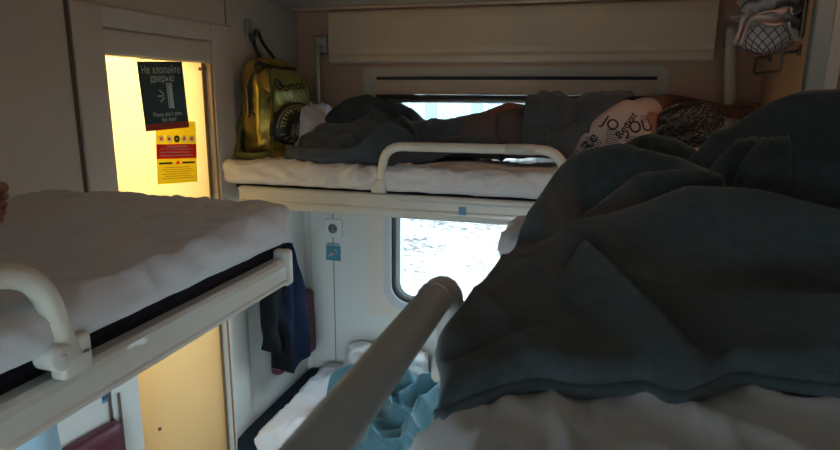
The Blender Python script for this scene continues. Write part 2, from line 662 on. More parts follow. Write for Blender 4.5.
# window wall, two openings (this bay and the next)
mb = MB()
HX0, HX1, HZ0, HZ1 = -0.80, 0.15, 0.84, 1.80
KX0, KX1 = 1.15, 2.10
ZW = 1.40
for x0, x1 in ((-2.6, HX0), (HX1, KX0), (KX1, 3.4)):
    mb.box(x0, x1, 2.40, 2.47, 0, ZW, WALL)
    mb.box(x0, x1, 2.40, 2.47, ZW, 2.62, WALLU)
for x0, x1 in ((HX0, HX1), (KX0, KX1)):
    mb.box(x0, x1, 2.40, 2.47, 0, HZ0, WALL)
    mb.box(x0, x1, 2.40, 2.47, HZ1, 2.62, WALLU)
struct(mb.build('wall_far', WALL), 'cream laminate window wall behind the side berths', 'wall')

# slanting end wall with the doorway
D0, D1, DZ = 0.557, 0.987, 1.862
mb = MB()
for u0_, u1_ in ((0.0, D0), (D1, 3.35)):
    mb.box(u0_, u1_, -0.06, 0, 0, ZW, WALL)
    mb.box(u0_, u1_, -0.06, 0, ZW, 2.62, WALLL)
mb.box(D0, D1, -0.06, 0, DZ, 2.62, WALLL)
o = struct(on_wall(mb.build('wall_left', WALL)), 'cream laminate end wall with the doorway', 'wall')
# raised door surround with dark joints
mb = MB()
mb.box(D0 - 0.108, D0 - 0.004, 0.0005, 0.012, 0, 1.2, WALL, 0.004)
mb.box(D0 - 0.108, D0 - 0.004, 0.0005, 0.012, 1.202, 1.995, WALLF, 0.004)
mb.box(D1 + 0.004, D1 + 0.100, 0.0005, 0.012, 0, 1.2, WALL, 0.004)
mb.box(D1 + 0.004, D1 + 0.100, 0.0005, 0.012, 1.202, 1.995, WALLF, 0.004)
mb.box(D0 - 0.108, D1 + 0.100, 0.0005, 0.010, DZ + 0.075, 1.995, WALLF, 0.004)
mb.box(D0 - 0.004, D1 + 0.004, 0.0005, 0.008, DZ + 0.003, DZ + 0.070, WALLF, 0.003)
mb.box(D0 - 0.116, D0 - 0.110, 0.0005, 0.003, 0, 2.0, SEAM)
mb.box(D1 + 0.102, D1 + 0.110, 0.0005, 0.003, 0, 2.0, SEAM)
mb.box(D0 - 0.0035, D0 + 0.0, 0.0005, 0.006, 0, DZ, DOOREDGE)
on_wall(struct(mb.build('trim_1', WALLF), 'pale door surround with dark joints on the end wall', 'door frame'))
mb = MB()
mb.box(0.46, 0.462, 0.0005, 0.0025, 2.0, 2.62, SEAM)
mb.box(1.20, 1.203, 0.0005, 0.0025, 2.0, 2.62, SEAM)
mb.box(1.066, 1.074, 0.0125, 0.0165, 0.1, 0.86, SEAM)
on_wall(struct(mb.build('trim_2', SEAM), 'dark panel joints of the end wall', 'joint'))

# vestibule beyond the door
mb = MB()
mb.box(-0.1, 1.75, -1.25, -1.20, 0, 2.62)
mb.box(-0.1, -0.04, -1.2, -0.062, 0, 2.62)
mb.box(1.70, 1.75, -1.2, -0.062, 0, 2.62)
on_wall(struct(mb.build('wall_vestibule', mat('vestibule laminate', (0.75, 0.62, 0.42), 0.5)), 'cream walls of the vestibule beyond the door', 'wall'))

# back wall with compartment window, partitions
mb = MB()
BX0, BX1, BZ0, BZ1 = -1.05, 0.25, 0.62, 1.62
mb.box(-2.6, BX0, -0.9, -0.82, 0, 2.62)
mb.box(BX1, 3.4, -0.9, -0.82, 0, 2.62)
mb.box(BX0, BX1, -0.9, -0.82, 0, BZ0)
mb.box(BX0, BX1, -0.9, -0.82, BZ1, 2.62)
struct(mb.build('wall_back', WALL), 'cream compartment window wall behind the camera', 'wall')
mb = MB()
mb.box(0.52, 0.56, -0.82, 1.18, 0, 2.62)
struct(mb.build('wall_compartment', WALL), 'cream compartment partition beside the near berth', 'wall')
mb = MB()
mb.box(3.34, 3.40, -0.82, 2.4, 0, 2.62)
struct(mb.build('wall_right', WALL), 'cream wall at the far end of the corridor', 'wall')

# side-berth partition with its grey front post
mb = MB()
mb.box(0.586, 0.640, 1.965, 2.399, 0, 2.62)
struct(mb.build('wall_partition', TAN), 'tan laminate partition at the head of the side berth', 'wall')
mb = MB()
mb.box(0.580, 0.626, 1.925, 1.965, 0, 2.62, GREYM, 0.006)
mb.box(0.626, 0.662, 1.935, 1.963, 0, 2.62, GREYL, 0.006)
struct(mb.build('trim_3', GREYM), 'grey aluminium edge post of the tan partition', 'post')

# window wall panel joints
mb = MB()
mb.box(-1.086, -1.083, 2.398, 2.3995, 0, 1.42, SEAM)
mb.box(-1.20, -1.195, 2.398, 2.3995, 0, 1.42, TRIM)
struct(mb.build('trim_4', SEAM), 'thin vertical joint beside the socket on the window wall', 'joint')

# ---------------------------------------------------------------- window
win = thing('window_1', 'carriage window with rounded corners behind the side berth', 'window')
win['kind'] = 'structure'
mb = MB()
mb.ring((-0.925, 0.272, 0.775, 1.875, 0.035), (-0.815, 0.165, 0.845, 1.80, 0.075), 2.388, 2.3995)
mb.build('surround', mat('pale window surround', (0.66, 0.59, 0.515), 0.4), win)
mb = MB()
mb.ring((-0.835, 0.185, 0.825, 1.815, 0.09), (-0.80, 0.15, 0.855, 1.79, 0.08), 2.376, 2.40)
mb.build('rim', FRAMEG, win)
mb = MB()
mb.ring((-0.80, 0.15, 0.852, 1.79, 0.08), (-0.785, 0.135, 0.868, 1.78, 0.072), 2.386, 2.46)
mb.build('gasket', RUBBER, win)
mb = MB()
mb.ring((-0.786, 0.136, 0.867, 1.781, 0.072), (-0.765, 0.115, 0.884, 1.765, 0.06), 2.405, 2.445)
mb.build('inner_frame', FRAMEG, win)
mb = MB()
mb.box(-0.79, 0.14, 2.420, 2.424, 0.86, 1.79)
mb.build('pane', PANE, win)

bl = thing('roller_blind', 'cream roller blind pulled partly down at the top of the window', 'blind')
mb = MB()
mb.box(-0.858, 0.232, 2.366, 2.3875, 1.822, 1.834)
mb.build('slot', RUBBER, bl)
mb = MB()
mb.box(-0.858, 0.232, 2.366, 2.3755, 1.768, 1.822)
mb.box(-0.858, 0.232, 2.364, 2.3755, 1.764, 1.770, PANEL)
mb.mats = [SHADEF]
mb.build('fabric', SHADEF, bl)
mb = MB()
mb.box(-0.858, 0.232, 2.352, 2.3755, 1.735, 1.7635, None, 0.006)
mb.build('lower_housing', mat('dark blind housing', (0.05, 0.05, 0.055), 0.4), bl)
mb = MB()
mb.tube([(-0.80, 2.350, 1.738), (0.17, 2.350, 1.738)], 0.008)
mb.build('bottom_bar', STEEL, bl)

# ---------------------------------------------------------------- panel and luggage shelf above the window
mb = MB()
prof = [(2.399, 2.098), (2.352, 2.098), (2.338, 2.088), (2.334, 2.06), (2.334, 1.945), (2.338, 1.925), (2.334, 1.912), (2.336, 1.896), (2.345, 1.888), (2.399, 1.888)]
mb.prism(prof, 'x', -1.06, 0.41)
pan = mb.build('wall_panel', PANEL)
b = pan.modifiers.new('b', 'BEVEL')
b.width = 0.008
b.segments = 2
b.limit_method = 'ANGLE'
bake(pan)
for p in pan.data.polygons:
    p.use_smooth = False
tag(pan, 'long beige moulded panel above the window under the shelf', 'panel')

sh = thing('luggage_shelf', 'perforated luggage shelf along the top of the window wall', 'shelf')
mb = MB()
mb.box(-1.23, 0.585, 1.95, 2.399, 2.112, 2.128)
mb.build('shelf_board', PERF, sh)
mb = MB()
mb.box(-1.22, 0.585, 1.93, 1.955, 2.10, 2.16, None, 0.006)
mb.build('front_lip', RAIL, sh)
mb = MB()
mb.box(-1.225, 0.58, 2.33, 2.399, 2.100, 2.111, None, 0.003)
mb.build('rear_batten', TRIM, sh)

# ---------------------------------------------------------------- door leaf
HA = math.radians(9)
door = thing('door_1', 'yellow translucent door standing slightly ajar in the end wall', 'door')
door['kind'] = 'structure'
# leaf frame: local x from the hinge, y towards the room
door.matrix_world = WMAT @ Matrix.Translation((D0 + 0.004, -0.034, 0)) @ Matrix.Rotation(-HA, 4, 'Z')
DM = door.matrix_world.copy()
DL = 0.46
mb = MB()
mb.box(0.006, DL, -0.012, 0.012, 0.02, DZ + 0.01, None, 0.003)
mb.build('leaf', DOORM, door)
mb = MB()
mb.box(0.0, 0.010, -0.014, 0.014, 0.02, DZ + 0.01)
mb.build('hinge_edge', DOOREDGE, door)


def on_door(px, py, off=0.014):
    """local leaf coordinate under a photo pixel"""
    inv = np.array(DM.inverted())
    d = inv[:3, :3] @ ray(px, py)
    c = inv[:3, :3] @ np.array([0, 0, ZC]) + inv[:3, 3]
    t = (off - c[1]) / d[1]
    p = c + d * t
    return p[0], p[2]


kx, kz = on_door(160, 429)
mb = MB()
mb.lathe([(0.007, 0.0), (0.007, 0.003), (0.004, 0.006)], (kx, 0.012, kz), (0, 1, 0), n=12)
mb.build('lock_stud', DSTEEL, door)
mb = MB()
for q in ((200, 69), (205, 68)):
    a, c = on_door(*q)
    mb.lathe([(0.006, 0.0), (0.006, 0.003), (0.003, 0.005)], (a, 0.012, c), (0, 1, 0), n=12)
mb.build('screw_cap', DOOREDGE, door)

# vestibule lamp
vl = thing('vestibule_lamp', 'warm tubular lamp in the vestibule behind the door', 'lamp')
mb = MB()
mb.box(1.01, 1.06, -0.52, -0.44, 1.45, 2.25, None, 0.01)
mb.build('lamp_body', RAIL, vl)
vl.matrix_world = WMAT
L = bpy.data.lights.new('vestibule_light', 'AREA')
L.shape = 'RECTANGLE'
L.size, L.size_y = 0.08, 0.8
L.energy = 26
L.color = (1.0, 0.88, 0.66)
lo = bpy.data.objects.new('vestibule_light', L)
COL.objects.link(lo)
p = wl(1.00, -0.48, 1.82)
tg = wl(0.80, -0.10, 1.66)
lo.location = p
lo.rotation_euler = (Vector(tg) - p).to_track_quat('-Z', 'Y').to_euler()


# notices on the door -------------------------------------------------
def card_frame(name, corners_px, label, cat, off):
    """a flat card on the leaf: origin at its centre, x to the viewer's right, y up, z out"""
    P = [on_door(*c, off=off) for c in corners_px]            # tl tr br bl
    w = ((P[0][0] - P[1][0]) + (P[3][0] - P[2][0])) / 2
    h = ((P[0][1] - P[3][1]) + (P[1][1] - P[2][1])) / 2
    cx = sum(q[0] for q in P) / 4
    cz = sum(q[1] for q in P) / 4
    ang = math.atan2(P[1][1] - P[0][1], P[0][0] - P[1][0])
    ang2 = math.atan2(P[2][1] - P[3][1], P[3][0] - P[2][0])
    a = (ang + ang2) / 2
    # local: x -> -leaf x, y -> leaf z, z -> leaf y
    B = Matrix(((-1, 0, 0, cx), (0, 0, 1, off), (0, 1, 0, cz), (0, 0, 0, 1)))
    return w, h, DM @ B @ Matrix.Rotation(a, 4, 'Z')


def put_text(mb, s, size, x, y, z, m, rot=0.0, sx=1.0, bold=0.0):
    v, f = text_geo(s, size, bold)
    c, sn = math.cos(rot), math.sin(rot)
    mb.add([(x + (p[0] * sx) * c - p[1] * sn, y + (p[0] * sx) * sn + p[1] * c, z) for p in v], f, m)


w, h, mw = card_frame('s', [(138, 61), (183, 62), (188, 127), (145, 132)], '', '', 0.0162)
mb = MB()
mb.box(-w / 2, w / 2, -h / 2, h / 2, -0.0012, 0.0, SIGNG)
mb.box(-w / 2, w / 2, -h / 2, -h / 2 + 0.022, 0.0001, 0.0004, SIGNR)
put_text(mb, 'Не хлопайте', 0.034, 0, h * 0.375, 0.0006, INKW, sx=w / 0.235)
put_text(mb, 'дверью', 0.034, 0.0, h * 0.255, 0.0006, INKW, sx=w / 0.235)
put_text(mb, "Please don't slam", 0.021, 0.004, -h * 0.27, 0.0006, INKW, sx=w / 0.22)
put_text(mb, 'the door', 0.021, 0.008, -h * 0.35, 0.0006, INKW, sx=w / 0.22)
# door pictogram: frame, open leaf, slam strokes
mb.box(0.012, 0.016, -0.038, 0.040, 0.0002, 0.0006, INKW)
mb.box(0.012, 0.034, 0.037, 0.041, 0.0002, 0.0006, INKW)
mb.box(0.012, 0.034, -0.041, -0.037, 0.0002, 0.0006, INKW)
mb.add([(0.018, 0.034, 0.0006), (0.033, 0.040, 0.0006), (0.033, -0.044, 0.0006), (0.018, -0.034, 0.0006)], [(0, 1, 2, 3)], INKW)
for a in (-40, 0, 40):
    t = math.radians(a + 180)
    d = Vector((math.cos(t), math.sin(t), 0))
    q = Vector((-d.y, d.x, 0)) * 0.0018
    p0, p1 = Vector((0.006, 0, 0.0006)) + d * 0.008, Vector((0.006, 0, 0.0006)) + d * 0.030
    mb.add([p0 + q, p1 + q, p1 - q, p0 - q], [(0, 1, 2, 3)], INKW)
o = mb.build('door_sign', SIGNG, norm=False)
o.matrix_world = mw
tag(o, 'dark green card asking in Russian and English not to slam, on the yellow door', 'sign')

w, h, mw = card_frame('n', [(155, 122), (194, 120), (199, 183), (158, 183)], '', '', 0.0142)
mb = MB()
mb.box(-w / 2, w / 2, -h / 2, h / 2, -0.0010, 0.0, YELP)
mb.box(-w / 2, w / 2, -h * 0.10, h * 0.13, 0.0001, 0.0004, REDP)
for k in range(5):
    cx = -w * 0.38 + k * w * 0.19
    n = 12
    mb.add([(cx + 0.012 * math.cos(2 * PI * j / n), h * 0.215 + 0.012 * math.sin(2 * PI * j / n), 0.0005) for j in range(n)], [tuple(range(n))], WHITEP if k != 2 else INKK)
    mb.add([(cx + 0.005 * math.cos(2 * PI * j / n), h * 0.215 + 0.005 * math.sin(2 * PI * j / n), 0.0007) for j in range(n)], [tuple(range(n))], REDP if k != 2 else YELP)
mb.box(-w * 0.25, w * 0.25, h * 0.085, h * 0.105, 0.0003, 0.0006, WHITEP)
for k in range(3):
    mb.box(-w * 0.42, w * (0.40 - 0.07 * (k % 2)), h * (0.045 - 0.05 * k), h * (0.058 - 0.05 * k), 0.0003, 0.0006, WHITEP)
mb.box(-w * 0.45, -w * 0.13, -h * 0.185, -h * 0.155, 0.0002, 0.0005, INKK)
mb.box(w * 0.12, w * 0.45, -h * 0.185, -h * 0.155, 0.0002, 0.0005, INKK)
mb.add([(-0.010, -h * 0.19, 0.0005), (0.012, -h * 0.19, 0.0005), (0.002, -h * 0.125, 0.0005)], [(0, 1, 2)], REDP)
for k in range(6):
    mb.box(-w * (0.32 + 0.06 * (k % 2)), w * (0.30 + 0.05 * (k % 3)), -h * (0.245 + 0.035 * k), -h * (0.236 + 0.035 * k), 0.0002, 0.0005, mat('notice fine print', (0.45, 0.25, 0.02), 0.6) if k == 0 else bpy.data.materials['notice fine print'])
o = mb.build('safety_notice', YELP, norm=False)
o.matrix_world = mw
tag(o, 'yellow notice with a red band and pictograms below the dark sign', 'notice')


# ---------------------------------------------------------------- berths
def rail_profile(front, z0=1.342, z1=1.420, t=0.030, sgn=1):
    """(depth, z) outline of the pressed-steel front rail, front face towards -sgn"""
    f = front
    P = [(0.0, z0 + 0.006), (-0.002, z0 + 0.020), (-0.001, z0 + 0.030), (0.003, z0 + 0.034), (0.003, z0 + 0.060), (-0.001, z0 + 0.066), (-0.001, z1 - 0.005), (0.004, z1), (t, z1), (t, z0), (0.006, z0)]
    return [(f + sgn * a, b) for a, b in P]


def smooth_bake(o, w=0.002):
    b = o.modifiers.new('b', 'BEVEL')
    b.width = w
    b.segments = 2
    b.limit_method = 'ANGLE'
    b.angle_limit = math.radians(25)
    bake(o)
    for p in o.data.polygons:
        p.use_smooth = False
    return o


# left upper berth, along Y
YB0 = -0.80
LX = -0.615
lb = thing('upper_berth', 'upper berth by the end wall with cream rail and bent guard bar', 'berth', 'upper berths')
mb = MB()
def plain_profile(front, z0, z1, t, sgn):
    P = [(0.002, z0), (-0.003, z0 + 0.003), (-0.003, z0 + 0.009), (0.0, z0 + 0.013), (-0.001, z1 - 0.016), (0.002, z1 - 0.006), (0.008, z1), (t, z1), (t, z0)]
    return [(front + sgn * a, b) for a, b in P]


mb.prism(plain_profile(LX, 1.346, 1.404, 0.030, -1), 'y', YB0, 1.110)
smooth_bake(mb.build('front_rail', RAIL, lb), 0.001)
mb = MB()
mb.box(LX - 0.034, LX + 0.0025, 1.1105, 1.140, 1.340, 1.421, None, 0.007, 3)
mb.build('end_cap', RAIL, lb)
mb = MB()
mb.box(-1.20, LX - 0.031, YB0, 1.12, 1.356, 1.388)
mb.box(-1.20, LX - 0.035, 1.1205, 1.137, 1.345, 1.408, None, 0.004)
mb.build('base', RAIL, lb)


def bracket(mbk, x, y, z, ax):
    """moulded foot with a round hinge disc; ax = unit vector along the berth, towards the bar"""
    a = Vector(ax)
    if abs(a.x) < 0.5:
        mbk.box(x - 0.013, x + 0.012, y - 0.016, y + 0.030, z, z + 0.036, None, 0.006)
        mbk.box(x - 0.013, x + 0.012, y + 0.008, y + 0.030, z + 0.02, z + 0.052, None, 0.006)
        mbk.lathe([(0.014, -0.017), (0.017, -0.014), (0.017, 0.013), (0.014, 0.016)], (x, y - 0.017, z + 0.034), (1, 0, 0))
        mbk.lathe([(0.005, 0.016), (0.005, 0.0175)], (x, y - 0.017, z + 0.034), (1, 0, 0), DSTEEL, n=14)
    else:
        mbk.box(x - 0.030, x + 0.022, y - 0.014, y + 0.014, z, z + 0.034, None, 0.006)
        mbk.lathe([(0.016, -0.016), (0.019, -0.013), (0.019, 0.013), (0.016, 0.016)], (x, y, z + 0.032), (0, -1, 0))


TR = 0.0165
mb = MB()
gx = LX + 0.008
mb.tube(arc_path([(gx, 0.539, 1.430), (gx - .004, 0.514, 1.556), (gx - .004, -0.35, 1.556)], 0.075, 10), 0.0148)
g = mb.build('guard_bar', TUBE, lb)
mb = MB()
bracket(mb, gx, 0.536, 1.4045, (0, 1, 0))
mb.mats = [PLAST, DSTEEL]
mb.build('bracket', PLAST, g)

# side upper berth, along X
SY = 1.85
sb = thing('upper_berth', 'upper side berth under the sleeper with straight cream rail and low guard bar', 'berth', 'upper berths')
mb = MB()
mb.prism(rail_profile(SY, z0=1.352, z1=1.432), 'x', -1.205, 0.58)
smooth_bake(mb.build('front_rail', RAIL, sb))
mb = MB()
mb.box(-1.215, 0.58, SY + 0.031, 2.398, 1.37, 1.412)
mb.build('base', RAIL, sb)
mb = MB()
gy = SY + 0.012
mb.tube(arc_path([(-0.662, gy, 1.462), (-0.648, gy, 1.592), (-0.075, gy, 1.596), (-0.045, gy, 1.462)], 0.075, 10), 0.0155)
g = mb.build('guard_bar', TUBE, sb)
mb = MB()
mb.tube([(-0.245, gy, 1.5952), (-0.155, gy, 1.5957)], 0.0172)
mb.build('sleeve', RAIL, g)
for bx in (-0.664, -0.043):
    mb = MB()
    bracket(mb, bx, gy, 1.4325, (1, 0, 0))
    mb.mats = [PLAST]
    mb.build('bracket', PLAST, g)
mb = MB()
mb.box(-0.388, -0.364, SY - 0.0045, SY - 0.0035 + 0.002, 1.378, 1.404)
mb.mats = []
st = mb.build('berth_sticker', BLUEST)
tag(st, 'small blue number sticker on the side berth rail', 'sticker')

# own berth, along Y on the near right
OX = -0.122
ob = thing('upper_berth', 'near upper berth under the big charcoal blanket with thick grey guard bar', 'berth', 'upper berths')
mb = MB()
mb.prism(rail_profile(OX, sgn=1), 'y', YB0, 1.138)
smooth_bake(mb.build('front_rail', RAIL, ob))
mb = MB()
mb.box(OX + 0.031, 0.515, YB0, 1.137, 1.36, 1.402)
mb.build('base', RAIL, ob)
mb = MB()
gx = OX - 0.010
mb.tube(arc_path([(gx, -0.3, 1.560), (gx, 0.585, 1.560), (gx, 0.612, 1.458)], 0.06, 10), 0.0165)
g = mb.build('guard_bar', TUBEG, ob)
mb = MB()
mb.tube([(gx, 0.520, 1.5604), (gx, 0.526, 1.5600)], 0.0174)
mb.build('sleeve', TUBEG, g)
mb = MB()
bracket(mb, gx, 0.612, 1.4205, (0, 1, 0))
mb.mats = [PLAST, DSTEEL]
mb.build('bracket', PLAST, g)

# ---------------------------------------------------------------- mattresses with sheets
def mattress(label, x0, x1, y0, y1, z0, z1, core, sheet, seed, inset, drop, amp=0.006, nx=50, ny=60, st=(1, 1, 1), group='mattresses in white sheets', scale=6.0, extra=None, shear=False):
    t = thing('mattress', label, 'mattress', group)
    mb = MB()
    mb.take(soft_box(x0, x1, y0, y1, z0, z1 - 0.045, 0.018, 8, 8, 3))
    mb.build('core', core, t)
    w1 = wrinkle(scale, amp, seed, st)

    def d(p, n):
        v = w1(p, n)
        if extra:
            v += extra(p, n)
        return v * max(0.15, min(1.0, (p.z - z0 - drop) / 0.04))
    mb = MB()
    tt = soft_box(x0 - inset[0], x1 + inset[1], y0 - inset[2], y1 + inset[3], z0 + drop, z1, 0.034, nx, ny, 12, d)
    if shear:
        for v in tt.verts:
            v.co.x -= 0.100 * (y1 - v.co.y) * max(0.0, min(1.0, (x0 + 0.3 - v.co.x) / 0.3))
    mb.take(tt)
    mb.build('sheet', sheet, t)
    return t


def ex_side(p, n):
    v = 0.006 * noise.noise(Vector((p.x * 5, p.y * 4, 1.0))) * max(0, n.z)
    if n.y < -0.3:
        v += 0.005 * math.sin(p.x * 46 + p.z * 50 + 6 * noise.noise(p * 6))
    return v


def ex_left(p, n):
    # long diagonal creases hanging down the aisle side and swells on top
    v = 0.0
    if n.x > 0.3:
        v += 0.003 * math.sin(p.y * 34 + p.z * 70 + 5 * noise.noise(p * 5))
    v += 0.008 * noise.noise(Vector((p.x * 4, p.y * 3, 2.0))) * max(0, n.z)
    v += max(0, n.z) * (0.008 * min(1, max(-1.5, (p.y - 0.95) * 6)))
    return v


mattress('wide mattress in a rumpled pale sheet on the berth by the end wall', -1.26, -0.640, YB0 + 0.02, 1.125, 1.390, 1.520, DARKM, SHEETP, 1.0, (0, 0.038, 0, 0.014), 0.046, 0.006, 110, 260, (1, .8, 1), extra=ex_left, scale=13)
mattress('white sheeted mattress on the upper side berth beneath the sleeper', -1.238, 0.575, 1.872, 2.385, 1.415, 1.522, DARKM, SHEET, 4.0, (0.0, 0, 0.020, 0), 0.022, 0.008, 260, 70, (.8, 1, 1), scale=15, shear=True, extra=ex_side)
mattress('pale sheeted mattress on the near berth under the charcoal blanket', OX + 0.028, 0.512, YB0 + 0.02, 1.13, 1.405, 1.505, DARKM, SHEET, 7.0, (0.01, 0, 0, 0.01), 0.04, 0.010, 120, 280, (1.3, .8, 1), scale=12)
mattress('white sheeted navy mattress on the lower side berth below the window', -1.21, 0.55, 1.74, 2.385, 0.40, 0.53, NAVYM, SHEET, 9.0, (-0.085, 0, 0.014, 0), 0.03, 0.009, 220, 70, (1, 1, 1), scale=9)

lo_b = thing('lower_berth', 'lower side berth base carrying the blue blanket', 'berth')
mb = MB()
mb.box(-1.22, 0.58, 1.76, 2.398, 0.34, 0.398, None, 0.006)
mb.build('base', RAIL, lo_b)
for x0 in (-1.18, 0.20):
    mb = MB()
    mb.box(x0, x0 + 0.36, 1.80, 2.38, 0.0, 0.339, None, 0.005)
    mb.build('pedestal', RAIL, lo_b)


# ---------------------------------------------------------------- near blanket (own berth)
def R(*px):
    return [at(*p) for p in px]


def near_base(X, Y):
    z = np.full_like(X, 1.512)
    over = np.clip((OX + 0.005 - X) / 0.030, 0, 1)
    z = z - 0.020 * over ** 1.5 * (Y > 0)
    return z


front = [(-0.093, 0.385)] + [at_z(px, py, 1.524)[:2] for px, py in ((481, 394), (535, 379), (584, 386), (642, 382), (683, 393), (732, 373), (773, 378), (840, 387), (925, 392))]
back = [(-0.080, 0.98), (-0.05, 1.16), (0.10, 1.18), (0.30, 1.18), (0.505, 1.18)]
ridges = [
    (R((440, 425, .40), (455, 350, .50), (480, 312, .585), (520, 275, .68), (560, 250, .74)), .030, 1.2),
    (R((520, 262, .72), (556, 240, .76), (605, 214, .80), (680, 191, .84), (752, 187, .84), (838, 210, .80)), .085, 1.3),
    (R((538, 212, .84), (552, 185, .92), (567, 160, .97), (586, 150, .99), (610, 146, 1.0), (640, 148, 1.0), (678, 156, .99), (706, 168, .97)), .045, 1.3),
    (R((618, 148, 1.05), (638, 135, 1.07), (655, 133, 1.07), (674, 139, 1.07), (692, 150, 1.06)), .035, 1.2),
    (R((700, 150, 1.03), (717, 133, 1.04), (736, 123, 1.04), (753, 111, 1.04), (775, 98, 1.04), (800, 89, 1.04), (845, 87, 1.04)), .050, 1.1),
    (R((588, 236, .675), (625, 275, .590), (665, 318, .525), (708, 358, .470)), .030, 1.3),
    (R((585, 214, .84), (612, 192, .90), (640, 174, .95), (680, 168, .965), (722, 172, .95)), .022, 1.3),
    (R((716, 160, .97), (735, 142, .99), (765, 130, 1.0)), .020, 1.3),
    (R((745, 152, .96), (765, 128, .985), (792, 116, 1.0)), .020, 1.3),
    (R((735, 368, .465), (700, 384, .445), (655, 382, .45), (600, 380, .455)), .024, 1.0),
    (R((620, 330, .60), (560, 340, .58), (500, 350, .54)), .07, 1.0),
    (R((800, 300, .62), (840, 300, .60)), .08, 1.0),
]
o = drape('blanket', FLEECE, None, front, back, near_base, ridges, 190, 160, th=0.009, rough=0.0035, nscale=8, edge=0.03, seed=2.0, k=120, hem=(('front',), FLEECE, 0.006), sink=0.012, folds=(0.012, 0.14, 0.7),
          left=[(-0.093, 0.385), (-0.104, 0.435), (-0.123, 0.50), (-0.117, 0.60), (-0.100, 0.72), (-0.086, 0.84), (-0.080, 0.98)],
          valleys=[(R((606, 240, .71), (640, 275, .64), (680, 315, .57), (715, 350, .51), (734, 371, .465)), .022, .040),
                   (R((782, 160, .94), (812, 135, .97), (850, 120, .98)), .040, .06),
                   (R((450, 395, .46), (490, 368, .50), (520, 352, .53)), .012, .012)])
tag(o, 'big charcoal fleece blanket heaped over knees on the nearest berth', 'blanket', 'grey fleece blankets')

# white corner of sheet slipping out at the berth edge
mb = MB()
mb.take(soft_box(-0.122, -0.050, 0.86, 1.00, 1.450, 1.560, 0.03, 14, 18, 18, wrinkle(14, 0.006, 3)))
o = mb.build('pillow_case', SHEET)
tag(o, 'crumpled white cotton corner poking out beside the near charcoal blanket', 'cloth')

